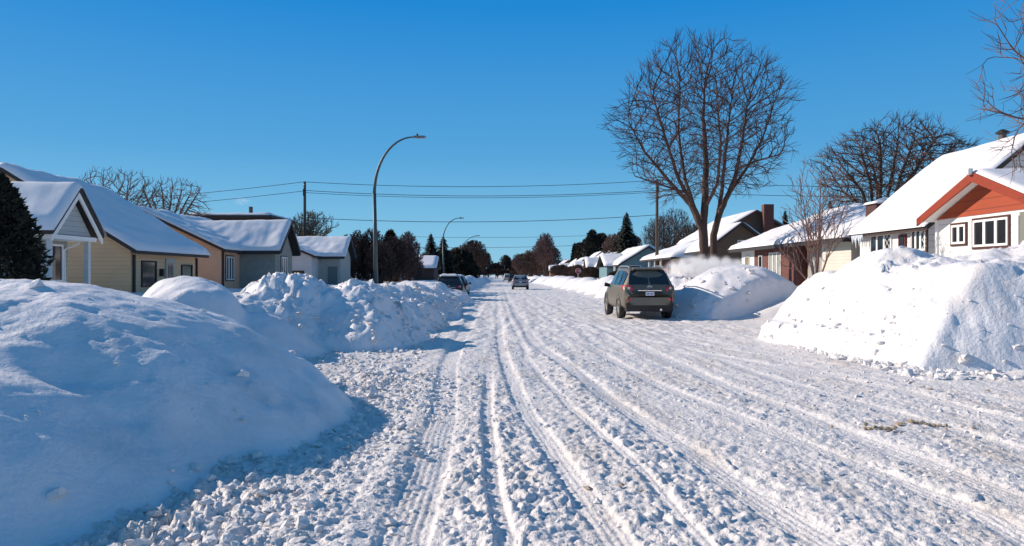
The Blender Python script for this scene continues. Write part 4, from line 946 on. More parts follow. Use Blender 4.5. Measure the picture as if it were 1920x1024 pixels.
    # mirrors, roof rails, fin, exhaust
    for s in (-1, 1):
        mr = B().hexa([(s*.93, .52, 1.0), (s*1.15, .50, 1.02), (s*1.15, .66, 1.02), (s*.93, .70, 1.0)], [(s*.93, .53, 1.12), (s*1.14, .52, 1.17), (s*1.12, .66, 1.16), (s*.93, .68, 1.12)])
        mr.build('mirror', BLK, t, origin=O, bevel=.02)
        if kind == 'suv': B().tube([(s*.62, -1.75, zt(1.68)), (s*.63, -1.6, zt(1.74)), (s*.64, -.2, zt(1.76)), (s*.63, .3, zt(1.68))], .022, 6).build('roof_rail', mat('rail_grey', (.35, .36, .36), .35, metal=.5), t, origin=O)
    if kind == 'suv':
        B().tube([(0, -1.55, zt(1.68)), (0, -1.62, zt(1.68)+.14)], [.02, .008], 6).build('antenna', BLK, t, origin=O)
        B().hexa([(-.52, -L+.42, zt(1.63)), (.52, -L+.42, zt(1.63)), (.55, -L+.75, zt(1.67)), (-.55, -L+.75, zt(1.67))], [(-.50, -L+.40, zt(1.67)), (.50, -L+.40, zt(1.67)), (.55, -L+.75, zt(1.71)), (-.55, -L+.75, zt(1.71))]).build('spoiler', m, t, origin=O)
        B().tube([(.4, -L+.1, .30), (.4, -L-.0, .30)], .04, 8).build('exhaust', CHROME, t, origin=O)
        B().tube([(0, -L+.2, 1.13), (.35, -L+.15, 1.16)], .012, 5).build('wiper', BLK, t, origin=O)
    if snowy:
        n = 14; b = B(); S = []
        xs = np.linspace(-.62, .62, n); ys = np.linspace(-1.75, .5, n*2); Xg, Yg = np.meshgrid(xs, ys)
        d = np.minimum(.62-np.abs(Xg), np.minimum(Yg+1.75, .5-Yg)); e = np.sqrt(np.clip(d/.2, 0, 1))
        Zg = zt(1.66)+.0+e*(.14+.05*fbm(Xg*3, Yg*3, 2, 5))
        i = np.arange(Xg.size).reshape(Xg.shape); b.v = np.stack([Xg.ravel(), Yg.ravel(), Zg.ravel()], 1).tolist()
        b.f = np.stack([i[:-1, :-1].ravel(), i[:-1, 1:].ravel(), i[1:, 1:].ravel(), i[1:, :-1].ravel()], 1).tolist()
        b.build('roof_snow', M_ROOF, t, origin=O, smooth=True)
    return t
c1 = car('parked_suv', (5.36, 29.3, .02), R(1.0), 'dusty beige and grey crossover car parked at the right kerb, seen from behind', paint('beige_paint', (.16, .142, .108), .38, .25))
c1.scale = (1.01, 1.04, 1.11)
c2 = car('silver_hatchback', (2.32, 85.0, .0), R(-1), 'silver hatchback with red tail lights driving away in mid street', paint('silver_paint', (.30, .32, .34)), 'hatch')
c3 = car('buried_wagon', (-3.3, 49.3, -.12), R(2), 'dark car half buried in snow at the left kerb, snow on its roof', paint('dark_grey_paint', (.05, .06, .07)), 'suv', snowy=True)
c4 = car('white_van', (-1.9+3.6, 198, 0), 0, 'small white van far down the street, left of a black car', paint('white_van_paint', (.6, .6, .6)), 'van')
c4.location.x = (951-VX)/F*190
c5 = car('black_car', ((961-VX)/F*160, 160, 0), 0, 'small black car far down the street between the white van and silver hatchback', paint('black_paint', (.03, .03, .035)), 'suv')
c7 = copy_tree(c3, (-3.5, 60.5, -.15), R(-1), 'second snowed in dark car at the left kerb, behind the half buried one')
c8 = copy_tree(c5, (14.2, 104.0, .9), R(90), 'black car in a driveway before the far right houses')

# yard lump, plank, stains
# ------------------------------------------------------------ bare trees
BARK = mat('grey_brown_bark', (.085, .055, .045), .9, var=.3, bump=.6, bscale=20, stretch=(4, 4, 1))
TWIG = mat('reddish_twigs', (.15, .085, .075), .9, var=.25)
TWIGD = mat('dark_brown_twigs', (.085, .05, .038), .9, var=.3)
TWIGG = mat('frosted_twigs', (.15, .11, .09), .9, var=.3)
def ell_len(p, d, c, r, up_flat=None):
    # distance from p along d to ellipsoid (c, r)
    q = Vector(((p.x-c[0])/r[0], (p.y-c[1])/r[1], (p.z-c[2])/r[2])); e = Vector((d.x/r[0], d.y/r[1], d.z/r[2]))
    A = e.dot(e); Bq = 2*q.dot(e); C = q.dot(q)-1; D = Bq*Bq-4*A*C
    if D < 0: return 0
    return max(0, (-Bq+math.sqrt(D))/(2*A))
def bare_tree(name, x, y, z0, height, spread, label, seed, stems=5, trunk_r=.25, fork=.16, levels=4, kids=(9, 8, 6, 5), twig_r=.014, env=None, group=None, cat='tree', trop=.25, tmat=None, rot0=0, fan=(12, 42), lenf=.85, bark=None, up=.12, curl=.12):
    rng = random.Random(seed)
    root = thing(name, (x, y, z0), label, cat, group)
    c, r = env or ((x, y, z0+height*.56), (spread/2, spread/2, height*.46))
    tb = B(); cb = B()
    fz = height*fork
    tb.tube([(x, y, z0-.3), (x, y, z0+.2), (x+.02, y, z0+fz*.6), (x, y, z0+fz)], [trunk_r*1.25, trunk_r*1.05, trunk_r*.95, trunk_r*.85], 10)
    def grow(p, d, L, r0, lev):
        n = max(2, min(9, int(L/.45)+1)) if lev < levels-1 else (3 if L > .5 else 2)
        if lev == 0: n = 12
        pts = [p.copy()]; rs = [r0]; q = p.copy(); dd = d.copy()
        r1 = max(twig_r*.6, r0*(.16 if lev < 2 else .4))
        for i in range(n):
            dd = (dd+Vector((rng.gauss(0, curl), rng.gauss(0, curl), rng.gauss(0, curl*.7)+up))*(1.0/n if lev == 0 else .5)).normalized()
            q = q+dd*(L/n); pts.append(q.copy()); f = (i+1)/n; rs.append(max(twig_r*.6, r0*(1-f)+r1*f))
        (cb if lev else tb).tube(pts, rs, 8 if lev == 0 else (5 if lev == 1 else 3), cap=False)
        if lev+1 >= levels: return
        k = kids[min(lev, len(kids)-1)]; k = max(2, int(k*min(1.3, .4+L/(height*.3/(lev+1)))))
        az = rng.uniform(0, 6.28)
        for j in range(k):
            f = (.22 if lev == 0 else .15)+(.8 if lev else .76)*(j+rng.uniform(.2, .8))/k
            idx = min(n-1, int(f*n)); u = f*n-idx; pp = pts[idx].lerp(pts[idx+1], u); t_ = (pts[idx+1]-pts[idx]).normalized()
            a = t_.cross(Vector((0, 0, 1))); a = a.normalized() if a.length > .05 else Vector((1, 0, 0)); b2 = t_.cross(a)
            az += 2.4+rng.uniform(-.4, .4); ang = R(rng.uniform(26, 50) if lev else rng.uniform(28, 55))
            nd = (t_*math.cos(ang)+(a*math.cos(az)+b2*math.sin(az))*math.sin(ang)).normalized()
            nd = (nd+Vector((0, 0, trop*(.5 if lev else .9)))).normalized()
            room = ell_len(pp, nd, c, r)
            LL = min(room*rng.uniform(.78, 1.0), L*(lenf if lev == 0 else .62)*rng.uniform(.6, 1.05)*(1.12-.55*f))
            if LL < .18: continue
            rr = max(twig_r, min(rs[idx]*.62, r0*.55*(LL/L)**.8+twig_r*.4))
            grow(pp, nd, LL, rr, lev+1)
    for i in range(stems):
        a = rot0+2*math.pi*i/stems+rng.uniform(-.3, .3); tilt = R(rng.uniform(*fan)) if i else R(4)
        d = Vector((math.cos(a)*math.sin(tilt), math.sin(a)*math.sin(tilt), math.cos(tilt)))
        p = Vector((x, y, z0+fz*(.75+.25*rng.random())))
        L = ell_len(p, d, c, r)*.95
        grow(p, d, L, trunk_r*(.72 if i == 0 else rng.uniform(.42, .6)), 0)
    tb.build('trunk', bark or BARK, root, smooth=True); cb.build('crown', tmat or TWIG, root)
    return root
from mathutils.kdtree import KDTree
def crown_tree(name, x, y, z0, env, label, seed, limbs, n_att=2500, step=.3, kill=2.2, infl=8, twig_r=.012, spur=(.3, .75), spurs=2, trunk=None, tmat=None, bark=None, trop=.12, group=None, shell=.45, expo=2.35, cat='tree', droop=0, keep=.35, zmin=-1):
    # limbs: hand placed boughs (lists of points), the rest of the crown grows evenly into its envelope
    rng = random.Random(seed); root = thing(name, (x, y, z0), label, cat, group)
    P = []; par = []
    def addn(p, q): P.append(Vector(p)); par.append(q); return len(P)-1
    RO = {}
    for lb_ in limbs:
        pts, at = lb_[:2]; rr_ = lb_[2] if len(lb_) > 2 else None; tot = sum((Vector(b)-Vector(a)).length for a, b in zip(pts, pts[1:])); run = 0
        q = at
        if P: q = min(range(len(P)), key=lambda i_: (P[i_]-Vector(pts[0])).length); q = q if (P[q]-Vector(pts[0])).length < (.45 if pts[0][2] < 2.5 else 1.6) else None; pts = pts if q is None else [tuple(P[q])]+list(pts[1:])
        for a, b in zip(pts, pts[1:]):
            a = Vector(a); b = Vector(b); n = max(1, round((b-a).length/step))
            if q is None: q = addn(a, -1)
            
            for i in range(1, n+1):
                q = addn(a.lerp(b, i/n)+Vector((rng.gauss(0, .02), rng.gauss(0, .02), 0))*step*2, q); run += (b-a).length/n
                if rr_: RO[q] = rr_[0]+(rr_[1]-rr_[0])*min(1, run/tot)
    (c, r) = env; att = []
    while len(att) < n_att:
        v = Vector((rng.uniform(-1, 1), rng.uniform(-1, 1), rng.uniform(-1, 1)))
        l = v.length
        if l > 1 or l < .05 or v.z < zmin: continue
        if rng.random() > shell+(1-shell)*l: continue
        # uneven outline
        a = math.atan2(v.x, v.z); w_ = 1+.05*math.sin(5*a+seed)+.04*math.sin(11*a+seed*2)
        att.append(Vector((c[0]+v.x*r[0]*w_, c[1]+v.y*r[1]*w_, c[2]+v.z*r[2]*w_)))
    nl = len(P)
    for it in range(90):
        kd = KDTree(len(P))
        for i, p in enumerate(P): kd.insert(p, i)
        kd.balance(); pull = {}; rem = []
        for a in att:
            co_, i, d = kd.find(a)
            if d < kill*step: continue
            rem.append(a)
            if d < infl*step*4: pull.setdefault(i, Vector((0, 0, 0))); pull[i] += (a-co_).normalized()
        att = rem
        if not pull or len(att) < n_att*.004: break
        for i, v in pull.items():
            d = v.normalized()+Vector((0, 0, trop))
            if par[i] >= 0: d += (P[i]-P[par[i]]).normalized()*keep
            d += Vector((rng.gauss(0, .06), rng.gauss(0, .06), rng.gauss(0, .06)))
            addn(P[i]+d.normalized()*step, i)
    kids = [[] for _ in P]
    for i, q in enumerate(par):
        if q >= 0: kids[q].append(i)
    # spurs: fine twigs at the tips and along thin branches
    n0 = len(P)
    for i in range(n0):
        if par[i] < 0: continue
        t_ = (P[i]-P[par[i]]).normalized(); m_ = spurs if not kids[i] else (rng.choice((0, 1, 1, 2)) if len(kids[i]) == 1 and i > nl else 0)
        out = (P[i]-Vector(c)); out.normalize()
        if not kids[i]: m_ += 1
        for _ in range(m_):
            if rng.random() < .08: continue
            d = (t_*.9+out*.35+Vector((rng.gauss(0, .42), rng.gauss(0, .42), rng.gauss(.15, .35)))).normalized(); L = rng.uniform(*spur)
            q = i
            for k_ in range(2):
                d = (d+Vector((0, 0, .12-droop))).normalized(); q = addn(P[q]+d*L/2, q); kids.append([]); kids[par[q]].append(q)
    rad = [0]*len(P)
    order = sorted(range(len(P)), key=lambda i: -i)
    for i in order:
        rad[i] = twig_r*.75 if not kids[i] else max(twig_r, sum(rad[k]**expo for k in kids[i])**(1/expo)) if i not in RO else RO[i]
    tb = B(); cb = B(); thick = (trunk or .12)
    stack = [i for i in range(len(P)) if par[i] < 0]
    while stack:
        i = stack.pop(); chain = [par[i], i] if par[i] >= 0 else [i]; R_ = [rad[i], rad[i]] if par[i] >= 0 else [rad[i]*1.25]
        cur = i
        while kids[cur]:
            ks = sorted(kids[cur], key=lambda k: -rad[k]); stack += ks[1:]; cur = ks[0]; chain.append(cur); R_.append(rad[cur])
        if len(chain) < 2: continue
        k = 8 if R_[0] > .1 else (5 if R_[0] > .035 else 3)
        big = [n_ for n_, rr in enumerate(R_) if rr > thick]
        if big and big[-1] > 1:
            e = big[-1]; tb.tube([P[n_] for n_ in chain[:e+1]], R_[:e+1], 8, cap=False); 
            if e < len(chain)-1: cb.tube([P[n_] for n_ in chain[e:]], R_[e:], 6, cap=False)
        else: cb.tube([P[n_] for n_ in chain], R_, k, cap=False)
    if tb.v: tb.build('trunk', bark or BARK, root, smooth=True)
    cb.build('crown', tmat or TWIG, root, smooth=False)
    return root
def P3(px, py, Yd): return ((px-VX)/F*Yd, Yd, Z(py, Yd))
def limb(pts): return [P3(*p) for p in pts]
D0 = 38.0
MT = mat('maple_twigs', (.085, .05, .042), .9, var=.25)
LM = [(limb([(1319, 505, D0), (1320, 470, D0), (1318, 430, D0)]), None),
      (limb([(1318, 430, D0), (1322, 380, D0), (1324, 300, D0), (1318, 220, D0), (1322, 150, D0)]), None),
      (limb([(1318, 440, D0), (1306, 400, D0-.3), (1270, 330, D0-1), (1245, 250, D0-1.4), (1225, 180, D0-1.6)]), None),
      (limb([(1316, 435, D0), (1295, 385, D0+.6), (1250, 335, D0+1.4), (1205, 280, D0+2), (1180, 230, D0+2)]), None),
      (limb([(1308, 405, D0), (1285, 340, D0+.5), (1272, 250, D0+1), (1275, 150, D0+1)]), None),
      (limb([(1339, 505, D0+.35), (1338, 440, D0+.4), (1350, 400, D0+.2), (1378, 335, D0-.4), (1392, 260, D0-1), (1402, 190, D0-1.2)]), None),
      (limb([(1337, 425, D0+.4), (1352, 370, D0+1), (1360, 290, D0+1.6), (1372, 180, D0+2)]), None),
      (limb([(1362, 365, D0), (1400, 315, D0+.8), (1430, 260, D0+1.4), (1450, 200, D0+1.4)]), None),
      (limb([(1326, 395, D0), (1345, 345, D0-1), (1352, 270, D0-2), (1345, 200, D0-2.4)]), None),
      (limb([(1285, 362, D0-.5), (1235, 345, D0-1.4), (1190, 330, D0-2)]), None),
      (limb([(1385, 320, D0-.6), (1425, 300, D0-1.6), (1460, 290, D0-2)]), None)]
RR = [(.25, .23), (.22, .04), (.15, .03), (.14, .03), (.11, .03), (.22, .03), (.13, .03), (.10, .03), (.10, .03), (.07, .025), (.07, .025)]
LM = [(a, b, r) for (a, b), r in zip(LM, RR)]
cx_, cy_, cz_ = P3(1316, 232, D0)
crown_tree('maple_tree', LM[0][0][0][0], D0, .9, ((cx_, cy_, cz_), (4.5, 4.0, 4.15)), 'tall bare maple with a wide fan of twigs behind the parked beige car', 3, LM, 6000, .25, twig_r=.0085, kill=1.6, expo=2.7, spurs=3, spur=(.35, .75), tmat=MT, bark=mat('maple_bark', (.075, .045, .035), .9, var=.3, bump=.5, bscale=14), trop=.3, shell=.5, keep=1.05)
OD = 50.0; rgo = random.Random(4); LO = []
for i, (ex, ey) in enumerate(((1590, 300), (1615, 262), (1650, 240), (1685, 232), (1715, 235), (1750, 240), (1785, 262), (1600, 350), (1640, 300), (1680, 280), (1720, 285), (1760, 300))):
    dy = rgo.uniform(-3, 3); bx = 1660+(ex-1690)*.16
    LO.append((limb([(bx, 470, OD+dy*.05), (bx+(ex-1690)*.12, 410, OD+dy*.2), (bx+(ex-bx)*.5, (ey+400)/2+10, OD+dy*.6), (ex, ey+25, OD+dy)]), None))
cx_, cy_, cz_ = P3(1683, 330, OD)
crown_tree('oak_tree', cx_, OD, .8, ((cx_, cy_, cz_), (5.1, 4.3, 3.75)), 'dense spreading bare tree behind the steep snowy roof of the white house', 14, LO, 6500, .27, twig_r=.012, kill=1.6, expo=2.6, spurs=3, spur=(.35, .8), tmat=TWIGD, bark=TWIGD, trop=.2, shell=.45, keep=1.1, zmin=-.75)
ND = 14.2
LN = [([(12.6, ND, .6), (12.6, ND, 3), (12.5, ND, 5.5), (12.4, ND, 8.5)], None)]
for (z_, ex, ez, ey) in ((3.6, 10.2, 4.2, 13.6), (4.1, 9.9, 4.7, 14.8), (4.6, 10.0, 5.2, 13.2), (5.0, 10.1, 5.7, 14.6), (5.6, 10.3, 6.6, 13.8), (3.9, 10.5, 4.3, 12.4), (6.0, 10.6, 7.6, 14.9)):
    LN.append(([(12.55, ND, z_), (11.6, (ND+ey)/2, z_+(ez-z_)*.65), (ex+.5, ey, ez)], None))
crown_tree('street_tree', 12.6, ND, .6, ((11.4, ND, 5.6), (1.95, 2.0, 2.9)), 'bare reddish tree mostly out of view, branches entering at the upper right corner', 23, LN, 1500, .15, twig_r=.005, kill=1.8, spur=(.2, .5), spurs=1, tmat=mat('red_twigs', (.14, .08, .068), .9, var=.3), trop=.05, shell=.6, keep=.9)
# sapling before the brick bungalow
bare_tree('sapling', 10.25, 24.2, .9, 4.6, 3, 'thin bare sapling growing from the snow before the brick bungalow', 31, stems=7, trunk_r=.07, fork=.06, levels=3,
          kids=(8, 4), twig_r=.010, env=((10.25, 24.2, 3.1), (1.35, 1.3, 2.5)), trop=.2, fan=(10, 42), lenf=.5, tmat=mat('sapling_bark', (.20, .12, .10), .9, var=.2), bark=mat('sapling_bark', (0, 0, 0)))
# trees behind the left houses
for (px, py, wx_, wz_, bx, lb, sd) in ((215, 378, 88, 62, 235, 'brown bare tree showing above the yellow house roof, left of the two', 41), (322, 384, 68, 50, 312, 'brown bare tree above the roofs, right of the two, next to the tan house', 42)):
    AD = 57+sd-41; k_ = AD/F; c3_ = P3(px, py, AD); rga = random.Random(sd); la = [(limb([(bx, 500, AD), (bx, 430, AD)]), None)]
    for q_ in range(7):
        ex = px+wx_*.8*(q_/3-1); la.append((limb([(bx, 430-q_ % 3*6, AD), ((bx+ex)/2, 405, AD+rga.uniform(-1, 1)), (ex, py-10+rga.uniform(-20, 10), AD+rga.uniform(-2, 2))]), None))
    crown_tree('apple_tree', c3_[0], AD, .8, (c3_, (wx_*k_, 2.2, wz_*k_)), lb, sd, la, 3400, .26, twig_r=.013, kill=1.8, expo=2.5, spurs=2, spur=(.25, .55), tmat=TWIGG, bark=BARK, trop=.02, shell=.4, keep=.4)
bare_tree('garden_tree', -18.2, 70, .8, 6.5, 5, 'bare brushy tree at the foot of the left utility pole', 43, stems=7, trunk_r=.18, fork=.12, levels=4, kids=(9, 6, 5), twig_r=.028, env=((-17.6, 70, 5), (3.3, 2.5, 2.8)), fan=(15, 55), tmat=mat('olive_twigs', (.17, .14, .10), .9, var=.25), trop=.1)
k = 0
for (px, Yd, top, wd, mt_) in ((672, 62, 432, 3.2, TWIGD), (700, 63, 428, 3.2, TWIGD), (735, 64, 442, 3.6, TWIGD), (757, 70, 450, 2.8, TWIGD), (765, 68, 432, 2.4, TWIG), (652, 60, 440, 2.4, TWIGD), (715, 60, 450, 3, TWIGD), (780, 86, 450, 2.2, TWIG)):
    xx = (px-VX)/F*Yd; tz = Z(top, Yd)
    lab = ['bushy bare tree in the reddish hedge, right of the white cottage', 'bushy bare tree directly behind the nearest lamp pole', 'wide low bush in the reddish hedge beside the dark cypress', 'tangled bush at the right end of the reddish hedge', 'pale taller bare tree over the right end of the hedge',
           'scruffy bush touching the corner of the white cottage', 'low front bush of the hedge, right of the nearest lamp pole', 'small bare tree over the brown roofed far house'][k]
    bare_tree('hedge_tree', xx, Yd, .6, tz-.6, wd, lab, 60+k, stems=9, trunk_r=.12, fork=.05, levels=4, kids=(8, 6, 5), twig_r=.030, env=((xx, Yd, (tz+.2)/2), (wd/2, wd/2, (tz)/2)), fan=(8, 60), tmat=mt_, trop=.12, group='trees and bushes of the hedge')
    k += 1

# ------------------------------------------------------------ evergreens
NEED = mat('dark_needles', (.018, .022, .016), .9, var=.4, scale=3)
NEEDB = mat('brown_green_needles', (.035, .022, .014), .9, var=.4, scale=3)
def spruce(name, x, y, z0, h, r, label, seed, n=1500, group=None, m=NEED):
    rng = random.Random(seed); t = thing(name, (x, y, z0), label, 'evergreen', group)
    B().tube([(x, y, z0-.2), (x, y, z0+h)], [h*.02+.05, .02], 6).build('trunk', BARK, t)
    b = B(); lay = int(h/.16)
    for i in range(lay):
        f = i/lay; z = z0+.25+f*(h-.3); rad = r*(1-f)**.85*rng.uniform(.75, 1.1)+.06
        nb = max(5, int(12*(1-f)+5)); a0 = rng.uniform(0, 6.28)
        for j in range(nb):
            a = a0+6.28*j/nb+rng.uniform(-.25, .25); L = rad*rng.uniform(.7, 1.1); dz = -L*.28
            ca, sa = math.cos(a), math.sin(a); px, py = -sa, ca
            m_ = max(2, int(L/.22))
            for q in range(m_):
                s0 = L*q/m_; s1 = L*(q+1.5)/m_; w_ = .14+.3*(1-(q/m_))*min(1, L)
                z_a = z+dz*(s0/L)**1.2+ (.1*L if q == m_-1 else 0); z_b = z+dz*(s1/L)**1.2
                for sd in (-1, 1):
                    b.add([(x+ca*s0, y+sa*s0, z_a), (x+ca*(s0+s1)/2+px*w_*sd, y+sa*(s0+s1)/2+py*w_*sd, z_a-.10-.08*rng.random()), (x+ca*s1, y+sa*s1, z_b)], [(0, 1, 2)])
                    b.add([(x+ca*s0, y+sa*s0, z_a), (x+ca*s1, y+sa*s1, z_b), (x+ca*(s0+s1)/2, y+sa*(s0+s1)/2, z_a-.28*rng.uniform(.5, 1))], [(0, 1, 2)])
    b.build('crown', m, t); return t
def leafy(name, x, y, z0, h, r, label, seed, n=2500, m=NEED, shape='cone', leaf=.16, group=None, cat='evergreen'):
    rng = random.Random(seed); t = thing(name, (x, y, z0), label, cat, group)
    B().tube([(x, y, z0-.2), (x, y, z0+h*.8)], [.12, .03], 6).build('trunk', BARK, t)
    b = B(); ph = [rng.uniform(0, 6.28) for _ in range(6)]
    for i in range(n):
        f = rng.random()**.8; a = rng.uniform(0, 6.28)
        if shape == 'cone': R_ = r*(1-f)**.6*(.85 if f > .05 else .7)
        elif shape == 'column': R_ = r*min(1, (1-f)*3.2)**.6
        else: R_ = r*math.sqrt(max(0, 1-(f*1.25-.25)**2))
        R_ *= 1+.16*math.sin(3*a+ph[0]+f*9)+.1*math.sin(7*a+ph[1]-f*21); q = R_*rng.random()**.35
        px, py, pz = x+q*math.cos(a), y+q*math.sin(a), z0+f*h
        d = Vector((rng.gauss(math.cos(a), .5), rng.gauss(math.sin(a), .5), rng.gauss(.6, .5))).normalized(); e = d.cross(Vector((rng.random(), rng.random(), rng.random()))).normalized()
        s = leaf*rng.uniform(.5, 1.3); p = Vector((px, py, pz))
        b.add([p-e*s*.4, p+d*s, p+e*s*.4], [(0, 1, 2)])
    b.build('crown', m, t); return t
leafy('cedar_bush', -8.9, 13.2, .8, 2.55, 1.15, 'black cone shaped cedar at the left edge before the porch', 1, 9000, NEED, 'cone', .11)
spruce('spruce_tree', (808-VX)/F*112, 112, .5, Z(436, 112)-.5, 3.3, 'left one of the two dark spruces beside the second curved lamp', 2, group='two spruces')
spruce('spruce_tree', (831-VX)/F*116, 116, .5, Z(441, 116)-.5, 3.0, 'right one of the two dark spruces, behind the second curved lamp', 3, group='two spruces')
spruce('spruce_tree', (1175-VX)/F*104, 104, .5, Z(396, 104)-.5, 3.6, 'big dark spruce standing above the teal house', 4)
leafy('cypress_tree', (732-VX)/F*72, 72, .5, Z(434, 72)-.5, .75, 'narrow dark cypress rising from the reddish hedge', 5, 3500, NEEDB, 'column', .3)
leafy('round_cedar', (862-VX)/F*124, 124, .5, Z(469, 124)-.5, 2.9, 'rounded black cedar right of the two spruces', 6, 8000, NEED, 'dome', .38)
for i, (px, Yd, top, r_, lb) in enumerate(((1110, 150, 434, 1.6, 'tall narrow dark cypress among the far right evergreens'), (1079, 170, 459, 1.6, 'first pointed evergreen at the left end of the far right group'), (1086, 165, 458, 1.5, 'pointed evergreen next to the first one, far right group'))):
    leafy('far_evergreen', (px-VX)/F*Yd, Yd, .5, Z(top, Yd)-.5, r_, lb, 20+i, 2600, NEED, 'cone' if i else 'column', .6, 'far right evergreens')
leafy('far_evergreen', (1127-VX)/F*152, 152, .5, Z(440, 152)-.5, 2.4, 'broad rounded evergreen left of the big spruce', 25, 4500, NEED, 'dome', .6, 'far right evergreens')
leafy('far_evergreen', (1100-VX)/F*156, 156, .5, Z(452, 156)-.5, 2.0, 'low brownish evergreen between the narrow cypress and the pointed pair', 26, 3500, NEEDB, 'dome', .6, 'far right evergreens')
for i, (px, Yd, top, r_, lb) in enumerate(((1446, 72, 398, .8, 'left pointed evergreen behind the brick bungalow roof'), (1472, 74, 392, 1.1, 'right bushy evergreen behind the brick bungalow roof'), (1557, 62, 372, .75, 'dark pointed evergreen above the bungalow ridge'), (1425, 70, 404, .6, 'small dark evergreen beside the tall brick chimney'))):
    spruce('garden_evergreen', (px-VX)/F*Yd, Yd, .5, Z(top, Yd)-.5, r_*1.25, lb, 30+i, group='evergreens behind the bungalow')

# ------------------------------------------------------------ far trees closing the street
protos = []
for i, (hh, ww, mt_, ml) in enumerate(((9, 8, TWIGD, 4), (11, 7, TWIG, 4), (7, 8, TWIGD, 4))):
    x_, y_ = ((905-VX)/F*165-2, (1022-VX)/F*172, -15.5)[i], (168, 172, 205)[i]
    p = bare_tree('far_tree', x_, y_, .4, hh, ww, ['dense round bare tree by the fourth street lamp', 'tall open bare tree at the left end of the far right houses', 'low dense tree far behind the left street lamps'][i], 90+i, stems=9 if i != 1 else 5, trunk_r=.22, fork=.08, levels=ml, kids=(8, 7, 5), twig_r=.05 if i != 1 else .035, env=((x_, y_, .4+hh*.52), (ww/2*(1 if i != 1 else .8), ww/2, hh*.5)), fan=(8, 60) if i != 1 else (5, 30), tmat=mt_, trop=.15, group='bare trees closing the far street')
    protos.append(p)
rg = random.Random(17); cnt = 0
spots = []
for i in range(15): spots.append((rg.uniform(-17, -9.5)-i*.35, 178+i*13, 0 if i % 3 else 2))
for i in range(16): spots.append((rg.uniform(10, 13.5)+.1*i-(3 if i > 8 else 0), 205+i*13, (0, 2, 1, 0)[i % 4]))
for i in range(12): spots.append((-24+i*4.3+rg.uniform(-1, 1), 385+rg.uniform(-8, 8), (0, 2)[i % 2]))
for i in range(14): spots.append((-22+i*3.4+rg.uniform(-1, 1), 365+rg.uniform(-8, 8), 2))
ordn = ['first', 'second', 'third', 'fourth', 'fifth', 'sixth', 'seventh', 'eighth', 'ninth', 'tenth', 'eleventh', 'twelfth', 'thirteenth', 'fourteenth', 'fifteenth', 'sixteenth']
for i, (x_, y_, k) in enumerate(spots):
    s = rg.uniform(.85, 1.2)
    side = 'down the left side' if i < 15 else ('down the right side' if i < 31 else 'across the street end')
    idx = i if i < 15 else (i-15 if i < 31 else (i-31 if i < 43 else i-43))
    lb = '%s bare tree away %s of the far street' % (ordn[idx], side) if i < 31 else ('%s bare tree from the left closing the street end' if i < 43 else '%s low bush from the left under the trees at the street end') % ordn[idx]
    copy_tree(protos[k], (x_, y_, .4), rg.uniform(0, 6.28), lb, (s*1.1, s*1.1, s*rg.uniform(.85, 1.1)*(1.35 if 30 < i < 43 else 1)*(.55 if i > 42 else 1)))
for i, (x_, y_, k, sc_) in enumerate(((12.6, 103, 2, .42), (12.4, 119, 0, .4), (12.8, 131, 2, .5), (12.3, 146, 0, .45), (12.6, 160, 2, .6), (13.2, 84.5, 2, .3), (19.5, 118, 0, .9), (20.5, 136, 1, .8))):
    lb = ['brown hedge bush just beyond the teal house', 'second brown bush along the far right house fronts', 'third brown bush along the far right house fronts', 'fourth brown bush along the far right house fronts', 'fifth brown bush along the far right house fronts', 'small bush at the near corner of the teal house', 'bare tree rising behind the first far right houses', 'open bare tree rising behind the third far right house'][i]
    copy_tree(protos[k], (x_, y_, .4), i*1.3, lb, (sc_, sc_, sc_*.8 if sc_ < .7 else sc_), 'bushes along the far right houses')
# trees behind the right houses, seen through the maple
for i, (px, Yd, top, wd, lb) in enumerate(((1238, 112, 405, 9, 'bare tree behind the teal house, right by the right utility pole'), (1262, 92, 392, 9, 'bare tree just right of the right utility pole'), (1300, 84, 420, 7, 'low bare tree seen behind the maple trunk'))):
    xx = (px-VX)/F*Yd; bare_tree('yard_tree', xx, Yd, .5, Z(top, Yd)-.5, wd, lb, 120+i, stems=8, trunk_r=.2, fork=.1, levels=4, kids=(7, 5, 4), twig_r=.02, env=((xx, Yd, (Z(top, Yd)+.8)/2), (wd/2*.8, wd/2, (Z(top, Yd)-.4)/2)), fan=(10, 55), tmat=TWIGD, group='bare trees behind the right houses')

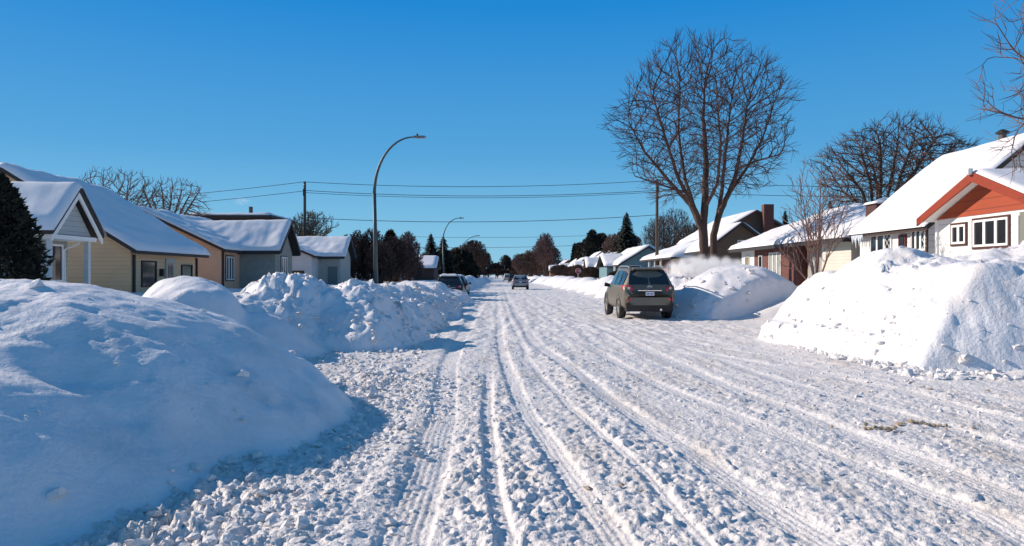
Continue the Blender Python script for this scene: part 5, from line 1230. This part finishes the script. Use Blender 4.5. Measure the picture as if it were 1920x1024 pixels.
# ------------------------------------------------------------ drifting snow and smoke
def puff(name, x, y, z, r, dens, label, cat, seed):
    b = B(); N = 10; M_ = 14
    for i in range(N+1):
        for j in range(M_):
            a = math.pi*i/N; c_ = 2*math.pi*j/M_; b.v.append((x+r[0]*math.sin(a)*math.cos(c_), y+r[1]*math.sin(a)*math.sin(c_), z+r[2]*math.cos(a)))
    for i in range(N):
        for j in range(M_): b.f.append((i*M_+j, (i+1)*M_+j, (i+1)*M_+(j+1) % M_, i*M_+(j+1) % M_))
    m = bpy.data.materials.new(name+'_vapour'); m.use_nodes = True; n = m.node_tree.nodes; l = m.node_tree.links; n.clear()
    out = n.new('ShaderNodeOutputMaterial'); v = n.new('ShaderNodeVolumePrincipled'); v.inputs['Color'].default_value = (1, 1, 1, 1)
    tc = n.new('ShaderNodeTexCoord'); no = n.new('ShaderNodeTexNoise'); no.inputs['Scale'].default_value = 3.2/max(r)*1.6; no.inputs['Detail'].default_value = 4
    l.new(tc.outputs['Object'], no.inputs['Vector'])
    mp = n.new('ShaderNodeMapping'); mp.inputs['Scale'].default_value = (1/r[0], 1/r[1], 1/r[2]); l.new(tc.outputs['Object'], mp.inputs[0])
    ln = n.new('ShaderNodeVectorMath'); ln.operation = 'LENGTH'; l.new(mp.outputs[0], ln.inputs[0])
    mr = n.new('ShaderNodeMapRange'); mr.inputs[1].default_value = 1; mr.inputs[2].default_value = .2; mr.inputs[3].default_value = 0; mr.inputs[4].default_value = 1; l.new(ln.outputs['Value'], mr.inputs[0])
    m2 = n.new('ShaderNodeMapRange'); m2.inputs[1].default_value = .42; m2.inputs[2].default_value = .7; m2.inputs[3].default_value = 0; m2.inputs[4].default_value = dens; l.new(no.outputs[0], m2.inputs[0])
    mu = n.new('ShaderNodeMath'); mu.operation = 'MULTIPLY'; l.new(mr.outputs[0], mu.inputs[0]); l.new(m2.outputs[0], mu.inputs[1]); l.new(mu.outputs[0], v.inputs['Density'])
    l.new(v.outputs[0], out.inputs['Volume'])
    o = b.build(name, m, None, origin=(x, y, z)); tag(o, label, cat, None, 'stuff'); return o
puff('blown_snow', 9.9, 35.5, 1.85, (2.3, 1.2, .8), 9, 'white powder snow blown up over the bank at the maple foot', 'snow cloud', 1)
puff('chimney_smoke', -20.9, 60.6, 7.6, (.8, .5, .4), 1.0, 'thin white smoke beside the flue behind the tan house', 'smoke', 2)
